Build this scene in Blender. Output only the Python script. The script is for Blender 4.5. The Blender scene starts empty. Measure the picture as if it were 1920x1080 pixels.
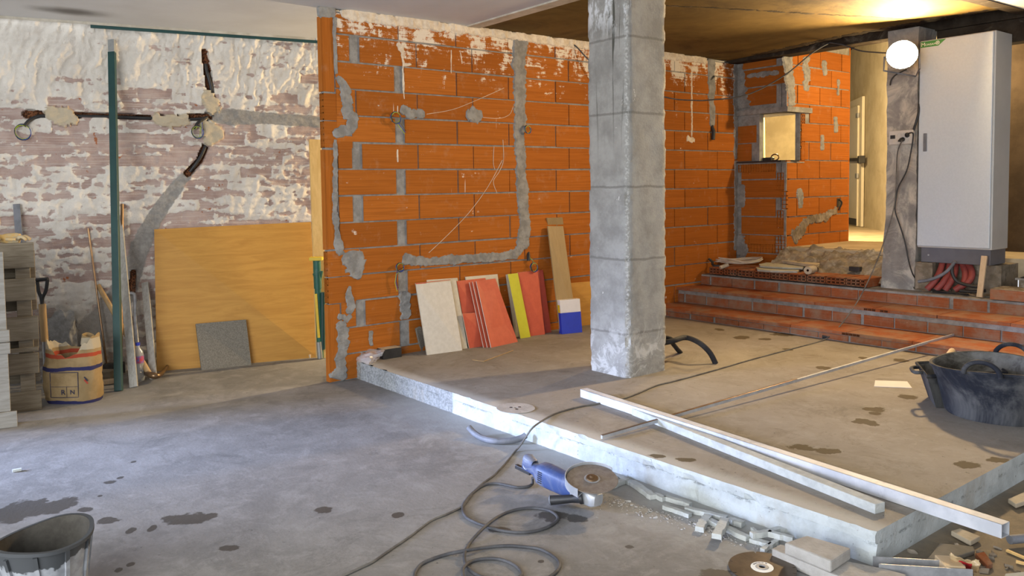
import bpy, bmesh, math, random
from mathutils import Vector, Matrix, noise
random.seed(7)
D = bpy.data
SC = bpy.context.scene
COL = SC.collection
V = Vector
PI = math.pi

# ------------------------------------------------------------------ camera
FPX, CX, CY = 1499.672, 839.679, 441.242
PITCH, ROLL, YAW = (math.radians(a) for a in (3.263, -1.014, 54.022))
CAMZ = 1.45
CAMP = V((0, 0, CAMZ))
_s, _c = math.sin(YAW), math.cos(YAW)
_cp, _sp, _cr, _sr = math.cos(PITCH), math.sin(PITCH), math.cos(ROLL), math.sin(ROLL)
def _yaw(x, y, z): return V((x*_s + y*_c, -x*_c + y*_s, z))
RIGHT = _yaw(_cr, _sr*_sp, _sr*_cp)
UP = _yaw(-_sr, _cr*_sp, _cr*_cp)
FWD = _yaw(0, _cp, -_sp)
cd = D.cameras.new('camera')
cam = D.objects.new('camera', cd); COL.objects.link(cam)
cd.sensor_fit = 'HORIZONTAL'; cd.sensor_width = 36
cd.lens = FPX/1920*36
cd.shift_x = (960-CX)/1920
cd.shift_y = (CY-540)/1920
cd.clip_start = 0.05; cd.clip_end = 200
M = Matrix((RIGHT, UP, -FWD)).transposed().to_4x4(); M.translation = CAMP
cam.matrix_world = M
SC.camera = cam

# ------------------------------------------------------------------ light
SC.view_settings.view_transform = 'Standard'
SC.view_settings.look = 'None'
SC.view_settings.gamma = 1
SC.view_settings.use_curve_mapping = False
SC.view_settings.exposure = 0.28
w = D.worlds.new('world'); SC.world = w; w.use_nodes = True
w.node_tree.nodes['Background'].inputs[0].default_value = (.92, .95, 1, 1)
w.node_tree.nodes['Background'].inputs[1].default_value = 0.84
def area(name, loc, target, sx, sy, power, col, spread=PI):
    l = D.lights.new(name, 'AREA'); l.shape = 'RECTANGLE'; l.size = sx; l.size_y = sy
    l.energy = power; l.color = col; l.spread = spread
    o = D.objects.new(name, l); COL.objects.link(o); o.location = loc
    o.rotation_euler = (V(target)-V(loc)).to_track_quat('-Z', 'Y').to_euler()
    return o
def point(name, loc, power, col, r=.05):
    l = D.lights.new(name, 'POINT'); l.energy = power; l.color = col; l.shadow_soft_size = r
    o = D.objects.new(name, l); COL.objects.link(o); o.location = loc
    return o
area('daylight_shopfront', (-2.9, .6, 1.55), (3.2, 1.6, .6), 4.2, 2.3, 260, (.95, .98, 1))
area('daylight_doorway', (-2.6, 6.5, 1.25), (1.0, 4.55, 0.0), .8, 1.7, 42, (.50, .62, 1), math.radians(34))
area('lamp_behind_partition', (6.5, 5.68, 2.05), (2.6, 6.3, .5), .14, .14, 165, (1, .74, .42))
LAMP = V((7.2, 3.285, 2.53))
point('corridor_light', (8.35, 3.45, 2.55), 85, (1, .72, .36), .06)
point('hatch_light', (9.15, 5.30, 2.45), 330, (1, .72, .36), .06)

# ------------------------------------------------------------------ pixel -> place
def ray(u, v):
    return (RIGHT*((u-CX)/FPX) - UP*((v-CY)/FPX) + FWD)
def hit(u, v, p, n):
    d = ray(u, v); n = V(n); return CAMP + d*((V(p)-CAMP).dot(n)/d.dot(n))
def G(u, v, z=0): return hit(u, v, (0, 0, z), (0, 0, 1))
def PX(u, v, x): return hit(u, v, (x, 0, 0), (1, 0, 0))
def PY(u, v, y): return hit(u, v, (0, y, 0), (0, 1, 0))
def on_line(u, v, A, B):
    t = V((B[0]-A[0], B[1]-A[1], 0)); return hit(u, v, (A[0], A[1], 0), (t.y, -t.x, 0))
WP = V((.886, 7.05, 0)); WD = V((.9862, -.1657, 0)); WN = V((-.1657, -.9862, 0))
def LW(u, v, off=0.0): return hit(u, v, WP+WN*off, WN)
ZS = .135          # platform top
YW = 5.395         # partition face
ZC = 2.82          # ceiling
RD = V((_s, -_c, 0)); FD = V((_c, _s, 0))   # horizontal right / forward of the view

# ------------------------------------------------------------------ materials
class NT:
    def __init__(s, name):
        s.m = D.materials.new(name); s.m.use_nodes = True
        s.t = s.m.node_tree; s.n = s.t.nodes; s.l = s.t.links
        s.b = s.n['Principled BSDF']
        tc = s.n.new('ShaderNodeTexCoord'); s.obj = tc.outputs['Object']
    def link(s, a, b): s.l.new(a, b)
    def _in(s, sock, v):
        if v is None: return
        if hasattr(v, 'is_output'): s.l.new(v, sock)
        elif isinstance(v, tuple) and len(v) == 3 and sock.type == 'RGBA': sock.default_value = (*v, 1)
        else: sock.default_value = v
    def math(s, op, a, b=0.0, clamp=False):
        n = s.n.new('ShaderNodeMath'); n.operation = op; n.use_clamp = clamp
        s._in(n.inputs[0], a); s._in(n.inputs[1], b); return n.outputs[0]
    def vmath(s, op, a, b=None):
        n = s.n.new('ShaderNodeVectorMath'); n.operation = op
        s._in(n.inputs[0], a); s._in(n.inputs[1], b)
        return n.outputs['Value'] if op == 'LENGTH' else n.outputs[0]
    def mapping(s, scale=(1, 1, 1), rot=(0, 0, 0), loc=(0, 0, 0), vec=None):
        n = s.n.new('ShaderNodeMapping'); s.l.new(vec or s.obj, n.inputs[0])
        n.inputs[1].default_value = loc; n.inputs[2].default_value = rot; n.inputs[3].default_value = scale
        return n.outputs[0]
    def noise(s, scale, detail=4, rough=.6, dist=0, vec=None, stretch=None):
        n = s.n.new('ShaderNodeTexNoise')
        s.l.new(s.mapping(stretch, vec=vec) if stretch else (vec or s.obj), n.inputs['Vector'])
        n.inputs['Scale'].default_value = scale; n.inputs['Detail'].default_value = detail
        n.inputs['Roughness'].default_value = rough; n.inputs['Distortion'].default_value = dist
        return n.outputs['Fac']
    def step(s, x, lo, hi):
        n = s.n.new('ShaderNodeMapRange'); n.interpolation_type = 'SMOOTHSTEP'
        s._in(n.inputs[0], x); n.inputs[1].default_value = lo; n.inputs[2].default_value = hi
        return n.outputs[0]
    def mix(s, f, a, b):
        n = s.n.new('ShaderNodeMix'); n.data_type = 'RGBA'
        s._in(n.inputs[0], f); s._in(n.inputs[6], a); s._in(n.inputs[7], b); return n.outputs[2]
    def sep(s, vec=None):
        n = s.n.new('ShaderNodeSeparateXYZ'); s.l.new(vec or s.obj, n.inputs[0]); return n.outputs
    def attr(s, name):
        n = s.n.new('ShaderNodeAttribute'); n.attribute_name = name; return n
    def bump(s, h, strength=.3, dist=.01):
        n = s.n.new('ShaderNodeBump'); n.inputs['Strength'].default_value = strength
        n.inputs['Distance'].default_value = dist; s.l.new(h, n.inputs['Height'])
        s.l.new(n.outputs[0], s.b.inputs['Normal'])
    def out(s, col, rough=.8, metal=0.0):
        s._in(s.b.inputs['Base Color'], col); s._in(s.b.inputs['Roughness'], rough)
        s._in(s.b.inputs['Metallic'], metal)
        if not hasattr(rough, 'is_output') and rough >= .72: s.b.inputs['Specular IOR Level'].default_value = .12
        return s.m

def mat(name, c1, c2=None, scale=8, rough=.8, metal=0, bump=0, stretch=None, dirt=None, dirt_amt=.5, bscale=None):
    t = NT(name)
    c2 = c2 or tuple(x*.8 for x in c1)
    f = t.noise(scale, 5, .65, stretch=stretch)
    col = t.mix(t.step(f, .35, .65), c1, c2)
    if dirt:
        d = t.noise(scale*.55, 6, .7, 1.0)
        col = t.mix(t.step(d, 1-dirt_amt-.12, 1-dirt_amt+.12), col, dirt)
    if bump: t.bump(t.noise(bscale or scale*4, 4, .6, stretch=stretch), bump, .01)
    return t.out(col, rough, metal)

def stains(t, items, z, amp=.35, nscale=14):
    """soft-edged wet spots at their places on the ground; items are (u, v, half width px, half height px)"""
    nz = t.noise(nscale, 4, .6)
    acc = None
    rot = t.mapping(rot=(0, 0, -math.atan2(RD.y, RD.x)))
    for (u, v, a, b) in items:
        c = G(u, v, z); ra = (G(u+a, v, z)-c).length; rb = (G(u, v+b, z)-c).length
        loc = (c.dot(RD), c.dot(FD), 0)
        q = t.vmath('MULTIPLY', t.vmath('SUBTRACT', rot, (loc[0], loc[1], 0)), (1/ra, 1/rb, 0))
        l = t.vmath('LENGTH', q)
        acc = l if acc is None else t.math('MINIMUM', acc, l)
    k = t.math('ADD', acc, t.math('MULTIPLY', t.math('SUBTRACT', nz, .5), amp*6))
    return t.step(k, 1.12, .9)

def terracotta(name, zsplash=None, base=(.46, .134, .017), dusty=None, striate='z'):
    t = NT(name)
    a = t.attr('tint').outputs['Fac']
    st = {'z': (1.2, 1.2, 90), 'x': (90, 90, 1.2)}[striate]
    lines = t.noise(1.6, 3, .7, stretch=st)
    n = t.noise(9, 5, .65)
    dk = tuple(x*.62 for x in base); lt = (base[0]*1.16, base[1]*1.28, base[2]*1.6)
    c = t.mix(a, dk, lt)
    c = t.mix(t.math('MULTIPLY', t.step(lines, .42, .60), .42), c, tuple(x*.52 for x in base))
    c = t.mix(t.math('MULTIPLY', t.step(n, .55, .8), .45), c, (.42, .24, .14))
    if dusty: c = t.mix(t.math('MULTIPLY', t.step(t.noise(5, 6, .7), .38, .66), dusty), c, (.29, .215, .15))
    spots = t.noise(28, 4, .6)
    c = t.mix(t.step(spots, .735, .77), c, (.6, .5, .42))
    if zsplash:
        z = t.sep()[2]
        zf = t.step(z, zsplash[0], zsplash[1])
        s1 = t.noise(7, 6, .75, .4, stretch=(1, 1, .7))
        s2 = t.noise(3, 6, .8, stretch=(1.2, 1.2, 14))
        k = t.math('ADD', t.math('MULTIPLY', s1, .6), t.math('MULTIPLY', s2, .4))
        k = t.math('ADD', k, t.math('MULTIPLY', zf, .13))
        c = t.mix(t.step(k, .615, .665), c, (.74, .66, .55))
        dr = t.noise(4.2, 3, .6, stretch=(2.6, 2.6, .22))
        c = t.mix(t.math('MULTIPLY', t.step(dr, .70, .73), t.step(z, .5, 1.9)), c, (.70, .62, .52))
    t.bump(t.math('ADD', lines, t.math('MULTIPLY', n, .5)), .35, .004)
    return t.out(c, .85)

M_MORTAR = mat('grey_mortar', (.33, .325, .31), (.22, .215, .205), 14, .95, bump=.5, bscale=60)
M_TERRA = terracotta('terracotta_block', (2.15, 2.72))
M_TERRA2 = terracotta('terracotta_block_plain')
M_TERRA_V = terracotta('terracotta_upright', striate='x')
M_STEPBRICK = terracotta('step_brick', base=(.36, .105, .035), dusty=.7)
M_HOLE = mat('brick_cell', (.10, .035, .015), (.05, .02, .01), 20, .95)
M_CREAM_PLASTER = mat('cream_plaster', (.78, .70, .58), (.62, .52, .40), 20, .9, bump=.4)

def m_left_wall():
    t = NT('old_brick_and_plaster')
    a = t.n.new('ShaderNodeVertexColor'); a.layer_name = 'mask'
    sp = t.n.new('ShaderNodeSeparateColor'); t.l.new(a.outputs[0], sp.inputs[0])
    n1 = t.noise(26, 6, .7); n2 = t.noise(90, 3, .6)
    ls = t.noise(2.5, 4, .7, stretch=(1, 1, 46))
    brick = t.mix(t.step(t.noise(5, 4), .35, .65), (.40, .285, .245), (.52, .40, .35))
    brick = t.mix(t.math('MULTIPLY', t.step(ls, .5, .62), .6), brick, (.62, .54, .48))
    brick = t.mix(t.step(t.noise(11, 3, .6), .66, .70), brick, (.40, .15, .07))
    plas = t.mix(t.step(t.noise(3.2, 5), .35, .7), (.80, .75, .67), (.66, .61, .54))
    plas = t.mix(t.math('MULTIPLY', t.step(n1, .58, .72), .35), plas, (.52, .46, .38))
    f = t.math('ADD', sp.outputs[0], t.math('MULTIPLY', t.math('SUBTRACT', n1, .5), .75))
    c = t.mix(t.step(f, .42, .56), brick, plas)
    grey = t.mix(t.step(n1, .35, .65), (.27, .255, .235), (.37, .35, .32))
    g = t.math('ADD', sp.outputs[1], t.math('MULTIPLY', t.math('SUBTRACT', n1, .5), .35))
    c = t.mix(t.step(g, .45, .55), c, grey)
    b = t.math('ADD', sp.outputs[2], t.math('MULTIPLY', t.math('SUBTRACT', n1, .5), .5))
    c = t.mix(t.step(b, .45, .55), c, t.mix(t.step(n2, .4, .6), (.05, .025, .015), (.25, .10, .045)))
    al = t.n.new('ShaderNodeVertexColor'); al.layer_name = 'gypsum'
    s2 = t.n.new('ShaderNodeSeparateColor'); t.l.new(al.outputs[0], s2.inputs[0])
    y = t.math('ADD', s2.outputs[0], t.math('MULTIPLY', t.math('SUBTRACT', n1, .5), .5))
    c = t.mix(t.step(y, .45, .55), c, (.55, .47, .34))
    d = t.math('ADD', s2.outputs[1], t.math('MULTIPLY', t.math('SUBTRACT', t.noise(7, 5, .7), .5), .9))
    c = t.mix(t.math('MULTIPLY', t.step(d, .35, .75), .6), c, (.30, .27, .23))
    t.bump(t.math('ADD', t.math('MULTIPLY', n1, .8), t.math('MULTIPLY', n2, .4)), .6, .012)
    return t.out(c, .92)
M_LEFT = m_left_wall()

def m_ground(name, cols, items, z, stain_col, zones):
    t = NT(name)
    a, b, d, dk = cols
    n1 = t.noise(1.3, 7, .7, .6); n2 = t.noise(6, 7, .75, .5); n3 = t.noise(55, 4, .6)
    c = t.mix(t.step(n1, .36, .64), a, b)
    c = t.mix(t.math('MULTIPLY', t.step(n2, .46, .70), .6), c, d)
    c = t.mix(t.math('MULTIPLY', t.step(t.noise(2.6, 8, .8, 1.2), .50, .72), .75), c, dk)
    c = t.mix(t.math('MULTIPLY', t.step(t.noise(1.1, 9, .82, 2.0), .54, .60), .30), c, dk)
    c = t.mix(t.math('MULTIPLY', t.step(t.noise(4.5, 7, .8, 1.0, stretch=(1, 2.2, 1)), .57, .66), .35), c, d)
    c = t.mix(t.step(n3, .70, .78), c, tuple(x*.72 for x in a))
    c = t.mix(t.step(t.noise(31, 5, .7), .655, .69), c, tuple(x*.45 for x in a))
    scuff = t.noise(3.4, 5, .75, .8, stretch=(1.0, 3.2, 1))
    c = t.mix(t.math('MULTIPLY', t.step(scuff, .60, .70), .35), c, tuple(min(1, x*1.35) for x in a))
    xyz = t.sep()
    if zones == 'floor':
        wob = t.math('MULTIPLY', t.math('SUBTRACT', n2, .5), .5)
        f = t.math('MULTIPLY', t.step(xyz[1], 1.55, 1.40), t.step(xyz[0], 2.95, 3.2))
        c = t.mix(t.math('MULTIPLY', f, .85), c, t.mix(t.step(n2, .4, .62), (.22, .172, .108), (.14, .11, .072)))
        f = t.step(t.math('ADD', xyz[0], wob), 2.45, 2.95)
        f = t.math('MULTIPLY', f, t.math('MULTIPLY', t.step(xyz[1], 1.35, 1.7), t.step(xyz[1], 5.2, 4.2)))
        c = t.mix(t.math('MULTIPLY', f, .6), c, (.46, .47, .455))
    else:
        wob = t.math('MULTIPLY', t.math('SUBTRACT', n2, .5), .10)
        f = t.step(t.math('ADD', xyz[0], wob), 3.16, 3.04)
        c = t.mix(t.math('MULTIPLY', f, .7), c, (.55, .55, .52))
    s = stains(t, items, z)
    c = t.mix(t.math('MULTIPLY', s, .88), c, stain_col)
    t.bump(t.math('ADD', n3, n2), .22, .006)
    t.b.inputs['Specular IOR Level'].default_value = .28 if zones == 'floor' else .10
    r = t.math('SUBTRACT', .74, t.math('MULTIPLY', s, .2 if zones == 'floor' else 0))
    return t.out(c, r)
FLOOR_ST = [(347, 973, 40, 10), (395, 968, 14, 5), (607, 957, 16, 6), (40, 958, 45, 20), (112, 948, 26, 14), (205, 976, 20, 6), (160, 955, 14, 4),
            (245, 995, 8, 5), (285, 991, 7, 6), (430, 1028, 20, 5), (245, 1058, 8, 4), (223, 1068, 7, 4), (207, 904, 10, 3),
            (225, 896, 6, 2.5), (250, 866, 5, 2), (745, 966, 12, 5), (1035, 968, 26, 10), (1082, 972, 18, 7), (935, 993, 20, 6),
            (1015, 1053, 6, 3), (1180, 1025, 7, 3), (1345, 1078, 28, 12), (187, 930, 5, 2)]
SLAB_ST = [(1640, 768, 22, 4), (1621, 791, 20, 6), (1640, 775, 14, 3), (1555, 846, 24, 5), (1500, 838, 20, 5), (1520, 843, 16, 2), (1868, 862, 20, 4),
           (1815, 871, 28, 6), (1350, 618, 9, 2), (1390, 633, 16, 3), (1470, 627, 22, 3), (1437, 636, 12, 2), (1477, 655, 9, 2),
           (1620, 672, 10, 2.5), (1690, 676, 14, 3), (1700, 744, 16, 4), (1285, 862, 18, 4), (1230, 855, 16, 4), (1545, 690, 16, 3)]
M_FLOOR = m_ground('concrete_floor', ((.245, .236, .222), (.18, .173, .163), (.32, .31, .295), (.125, .12, .113)), FLOOR_ST, 0, (.060, .053, .045), 'floor')
M_SLAB = m_ground('dusty_screed', ((.30, .272, .232), (.25, .226, .19), (.35, .325, .285), (.17, .15, .12)), SLAB_ST, ZS, (.088, .066, .034), 'slab')
def m_face():
    t = NT('platform_edge_concrete')
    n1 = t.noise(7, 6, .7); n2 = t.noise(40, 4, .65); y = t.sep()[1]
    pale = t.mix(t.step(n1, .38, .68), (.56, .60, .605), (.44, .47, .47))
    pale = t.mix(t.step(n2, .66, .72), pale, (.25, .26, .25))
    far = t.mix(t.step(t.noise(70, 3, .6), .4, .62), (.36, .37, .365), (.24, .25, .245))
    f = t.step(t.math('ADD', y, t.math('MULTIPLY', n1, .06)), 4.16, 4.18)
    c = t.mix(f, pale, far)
    zz = t.sep()[2]
    bd = t.math('ABSOLUTE', t.math('SUBTRACT', zz, t.math('ADD', .070, t.math('MULTIPLY', n1, .026))))
    bd = t.math('MULTIPLY', t.step(bd, .014, .002), t.step(t.noise(11, 6, .8, stretch=(1, 1, 1.6)), .50, .60))
    c = t.mix(t.math('MULTIPLY', bd, .75), c, (.17, .18, .175))
    c = t.mix(t.step(t.noise(34, 5, .75), .665, .70), c, (.22, .23, .225))
    f2 = t.math('MULTIPLY', t.step(t.noise(3, 4, .6, stretch=(1, 1, .5)), .56, .66), .55)
    c = t.mix(f2, c, (.36, .33, .28))
    t.bump(t.math('ADD', n1, n2), .5, .01)
    return t.out(c, .92)
M_FACE = m_face()

def m_column():
    t = NT('cast_concrete')
    n1 = t.noise(5, 6, .7); n2 = t.noise(60, 4, .6); n3 = t.noise(2.0, 4, .6)
    c = t.mix(t.step(n1, .35, .65), (.38, .376, .355), (.265, .26, .243))
    c = t.mix(t.math('MULTIPLY', t.step(n3, .45, .65), .5), c, (.44, .432, .408))
    xyz = t.sep(); z = xyz[2]
    for zz in (.437, .95, 1.45, 1.95, 2.46):
        d = t.math('ABSOLUTE', t.math('SUBTRACT', z, t.math('ADD', zz-.02, t.math('MULTIPLY', n1, .04))))
        c = t.mix(t.math('MULTIPLY', t.step(d, .012, .004), .65), c, (.17, .165, .15))
    dr = t.noise(9, 2, .5, stretch=(3, 3, .12))
    k = t.math('MULTIPLY', t.step(dr, .60, .66), t.math('MULTIPLY', t.step(z, 1.5, 2.5), t.step(xyz[0], .04, .0)))
    c = t.mix(k, c, (.10, .10, .085))
    w = t.noise(7, 6, .75, stretch=(1, 1, .6))
    c = t.mix(t.step(w, .655, .675), c, (.68, .67, .65))
    lo = t.math('MULTIPLY', t.step(z, .62, .25), t.step(t.noise(9, 5, .7, 1), .46, .62))
    c = t.mix(t.math('MULTIPLY', lo, .75), c, (.66, .66, .64))
    e = t.attr('chip').outputs['Fac']
    c = t.mix(t.math('MULTIPLY', t.math('MULTIPLY', e, .65), t.step(n2, .46, .62)), c, (.70, .70, .68))
    wt = t.math('MULTIPLY', t.step(z, 2.42, 2.7), t.step(t.noise(8, 5, .7, stretch=(2, 2, .7)), .47, .55))
    c = t.mix(t.math('MULTIPLY', wt, t.step(xyz[0], .06, .0)), c, (.66, .68, .70))
    t.bump(t.math('ADD', n2, t.math('MULTIPLY', n1, .8)), .55, .008)
    return t.out(c, .9)
M_COL = m_column()

def m_ply(name, a, b, s=(1, 1, 9), sc=2.2, rough=.6):
    t = NT(name)
    g = t.noise(sc, 6, .65, .8, stretch=s); f = t.noise(sc*5, 4, .7, stretch=(s[0], s[1], s[2]*2))
    c = t.mix(t.step(g, .3, .7), a, b)
    c = t.mix(t.math('MULTIPLY', t.step(f, .55, .75), .35), c, tuple(x*.72 for x in b))
    return t.out(c, rough)
M_PLY = m_ply('plywood', (.60, .31, .058), (.49, .235, .038))
M_PLANK = m_ply('yellow_plank', (.75, .52, .22), (.62, .40, .14), (9, 9, 1))
M_TAN = m_ply('tan_board', (.36, .25, .115), (.30, .205, .09), (9, 9, 1))
M_PALLET = m_ply('weathered_pallet_wood', (.25, .215, .16), (.16, .13, .09), (1, 1, 12), 4, .9)
M_PALLETP = m_ply('pale_pallet_wood', (.35, .335, .305), (.25, .235, .205), (1, 1, 12), 4, .9)
M_WOOD = m_ply('handle_wood', (.48, .33, .16), (.36, .22, .09), (6, 6, 1), 4)
M_STAKE = m_ply('stake_wood', (.60, .47, .32), (.48, .36, .22), (9, 9, 1), 4)
M_GREYW = mat('grey_board', (.44, .42, .38), (.34, .32, .28), 9, .85, stretch=(6, 6, 1))
M_BROWNCEIL = mat('stained_plaster_ceiling', (.17, .115, .038), (.12, .08, .026), 1.6, .85, bump=.15, dirt=(.065, .042, .017), dirt_amt=.42)
M_STAIN_VOID = mat('stain_and_void_dark', (.055, .042, .03), (.03, .022, .016), 5, .95, dirt=(.22, .19, .15), dirt_amt=.34)  # dirt on the ceiling seams, and the unlit void painted onto the beam
M_EDGE = mat('ceiling_joint', (.62, .58, .50), (.48, .44, .36), 8, .9, bump=.3)
M_PILLAR = mat('patchy_pillar', (.22, .215, .21), (.30, .29, .275), 7, .9, bump=.4, stretch=(1, 1, 1.0), dirt=(.55, .52, .46), dirt_amt=.45)
M_BEIGE = mat('beige_render', (.56, .49, .34), (.46, .39, .26), 3, .9, bump=.3, dirt=(.38, .31, .2), dirt_amt=.36)
M_BROWNW = mat('brown_render', (.085, .062, .042), (.06, .044, .03), 4, .92, bump=.3)
M_RUBBLE = mat('rubble', (.30, .25, .19), (.17, .14, .10), 9, .95, bump=.9, dirt=(.42, .39, .34), dirt_amt=.40)
M_STONE = mat('pale_stone', (.56, .58, .56), (.44, .46, .45), 14, .9, bump=.4, bscale=70)
M_STONE2 = mat('dusty_stone', (.47, .45, .42), (.38, .36, .33), 12, .9, bump=.4, bscale=70)
M_PAVER = mat('speckled_paver', (.27, .25, .21), (.17, .155, .13), 120, .9, bump=.4)
M_TILE = mat('old_tile', (.52, .45, .34), (.40, .34, .25), 8, .8)
M_TILEEDGE = mat('pale_tile', (.46, .46, .41), (.36, .36, .32), 8, .8)
M_BLACKRUB = mat('black_rubber', (.045, .046, .052), (.025, .025, .03), 9, .75)
M_TUB = mat('cement_crusted_rubber', (.016, .018, .025), (.030, .033, .042), 4, .75, bump=.4, dirt=(.11, .11, .108), dirt_amt=.46, stretch=(1, 1, .6))
def m_bucket():
    t = NT('bucket_spattered_rubber')
    z = t.sep()[2]; n = t.noise(9, 4, .6)
    f = t.step(t.math('ADD', z, t.math('MULTIPLY', t.math('SUBTRACT', n, .5), .16)), .188, .180)
    c = t.mix(f, (.055, .06, .066), t.mix(t.step(t.noise(30, 4), .35, .65), (.34, .36, .39), (.25, .265, .29)))
    t.bump(n, .3, .004)
    return t.out(c, .7)
M_BUCKET = m_bucket()
M_BUCKIN = mat('bucket_inside', (.085, .078, .066), (.05, .045, .038), 8, .85)
M_TUBIN = mat('dried_mortar', (.20, .195, .18), (.12, .115, .10), 6, .8, bump=.4, dirt=(.045, .04, .033), dirt_amt=.44)
M_CORD = mat('dusty_black_cord', (.10, .10, .105), (.055, .055, .06), 9, .7)
M_CORDG = mat('dusty_grey_cord', (.20, .19, .17), (.12, .11, .10), 9, .8)
M_BLACK = mat('black_plastic', (.018, .018, .02), (.03, .03, .03), 12, .5)
M_GREYPL = mat('grey_conduit', (.20, .21, .24), (.13, .14, .16), 10, .6)
M_REDCON = mat('red_conduit', (.30, .055, .045), (.20, .04, .035), 10, .6)
M_BLUEG = mat('blue_tool_plastic', (.035, .065, .20), (.05, .085, .23), 8, .45, dirt=(.26, .28, .33), dirt_amt=.40)
M_ALU = mat('dusty_aluminium', (.55, .57, .60), (.42, .44, .47), 10, .45, .4)
M_STEEL = mat('steel', (.45, .46, .48), (.33, .34, .36), 20, .42, .45)
M_DISC = mat('abrasive_disc', (.21, .175, .145), (.16, .13, .105), 40, .8)
M_RUST = mat('brown_steel', (.22, .14, .075), (.15, .09, .05), 9, .32, .75)
M_WHITE = mat('white_board', (.66, .63, .57), (.60, .57, .51), 30, .6)
M_CREAM = mat('cream_board', (.60, .55, .44), (.55, .50, .40), 30, .6)
M_RED = mat('red_board', (.56, .10, .048), (.51, .085, .040), 20, .55)
M_RED_SHADE = mat('red_board_shaded', (.42, .062, .040), (.38, .055, .036), 20, .55)  # same red board, its shade put into the colour
M_YEL = mat('yellow_board', (.58, .56, .030), (.54, .52, .025), 20, .5)
M_YELP = mat('yellow_paint', (.72, .50, .015), (.66, .44, .01), 12, .5)
M_BLUE = mat('blue_card', (.020, .045, .50), (.018, .04, .44), 9, .4)
M_WCARD = mat('white_card', (.70, .68, .70), (.66, .64, .66), 9, .4)
M_GREEN = mat('green_paint', (.018, .125, .085), (.015, .09, .07), 8, .55, dirt=(.20, .24, .24), dirt_amt=.34)
M_DGREEN = mat('dark_green_paint', (.008, .045, .043), (.010, .056, .052), 8, .5, dirt=(.12, .15, .16), dirt_amt=.26)
M_GALV = mat('galvanised', (.36, .37, .36), (.28, .29, .28), 8, .5, .5)
M_CAB = mat('cabinet_enamel', (.55, .62, .70), (.52, .59, .67), 60, .38)
M_CABS = mat('cabinet_side', (.50, .50, .49), (.46, .46, .45), 3, .32)
M_PLINTH = mat('cabinet_plinth', (.13, .13, .15), (.11, .11, .13), 8, .5)
M_LOGO = mat('green_label', (.05, .26, .06), (.045, .24, .055), 9, .5)
M_LOGOW = mat('white_print', (.85, .87, .84), (.82, .84, .8), 9, .5)
M_SOCK = mat('socket_plastic', (.60, .57, .53), (.55, .52, .48), 9, .45)
M_PAPER = mat('paper', (.70, .66, .60), (.66, .62, .56), 9, .7)
M_GLOVE = mat('leather_glove', (.68, .42, .13), (.55, .46, .30), 10, .8, bump=.4)
M_ROPE = mat('pale_cable', (.55, .50, .42), (.45, .40, .33), 9, .7)
M_DOOR = mat('cream_door', (.72, .66, .52), (.68, .62, .49), 5, .45)
M_WATERCAP = mat('blue_cap', (.03, .05, .45), (.03, .05, .4), 9, .4)
M_BLABEL = mat('bottle_label', (.05, .18, .55), (.55, .06, .07), 40, .45)
M_CARD = m_ply('cardboard_block', (.58, .43, .26), (.50, .36, .20), (1, 1, 6), 5)
M_REDPK = mat('red_foil', (.50, .03, .035), (.42, .02, .03), 20, .35)
M_FOIL = mat('clear_film', (.55, .42, .24), (.50, .34, .18), 20, .3)
M_WIREY = mat('wire_yellow_green', (.42, .50, .04), (.30, .42, .04), 40, .5)
M_WIREB = mat('wire_blue', (.03, .07, .35), (.02, .05, .3), 40, .5)
M_WIREK = mat('wire_black', (.02, .02, .02), (.03, .03, .03), 40, .5)
M_INK = mat('dark_blue_ink', (.025, .025, .07), (.02, .02, .05), 9, .7)
M_REDINK = mat('red_ink', (.42, .055, .03), (.36, .05, .03), 9, .7)
M_MARBLE = mat('white_crusted_metal', (.66, .67, .70), (.50, .52, .56), 5, .6, .1, stretch=(1, 1, 1), dirt=(.25, .27, .31), dirt_amt=.36)

def m_clear(name, col, alpha, rough=.15):
    t = NT(name)
    t.b.inputs['Base Color'].default_value = (*col, 1); t.b.inputs['Roughness'].default_value = rough
    t.b.inputs['Alpha'].default_value = alpha
    return t.m
M_PET = m_clear('clear_plastic', (.62, .64, .64), .40)
M_BAG = m_clear('polythene', (.80, .78, .80), .34, .22)
def m_emit(name, col, st):
    t = NT(name); t.b.inputs['Base Color'].default_value = (1, 1, 1, 1)
    t.b.inputs['Emission Color'].default_value = (*col, 1); t.b.inputs['Emission Strength'].default_value = st
    return t.m
M_BULB = m_emit('lit_glass', (1, .70, .35), 1250)

def m_sack():
    t = NT('cement_sack_paper')
    z = t.math('ADD', t.sep()[2], t.math('MULTIPLY', t.math('SUBTRACT', t.noise(6, 3), .5), .03))
    c = t.mix(t.step(t.noise(8, 4), .35, .65), (.33, .235, .12), (.25, .175, .085))
    def band(a, b, col, c):
        f = t.math('MULTIPLY', t.step(z, a-.002, a+.002), t.step(z, b+.002, b-.002))
        return t.mix(f, c, col)
    c = band(-.1, .022, (.03, .03, .09), c)
    c = band(.232, .258, (.03, .03, .09), c)
    c = band(.322, .350, (.33, .06, .03), c)
    c = band(.375, .45, (.42, .36, .26), c)
    t.bump(t.noise(14, 4), .5, .01)
    return t.out(c, .8)
M_SACK = m_sack()

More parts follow.
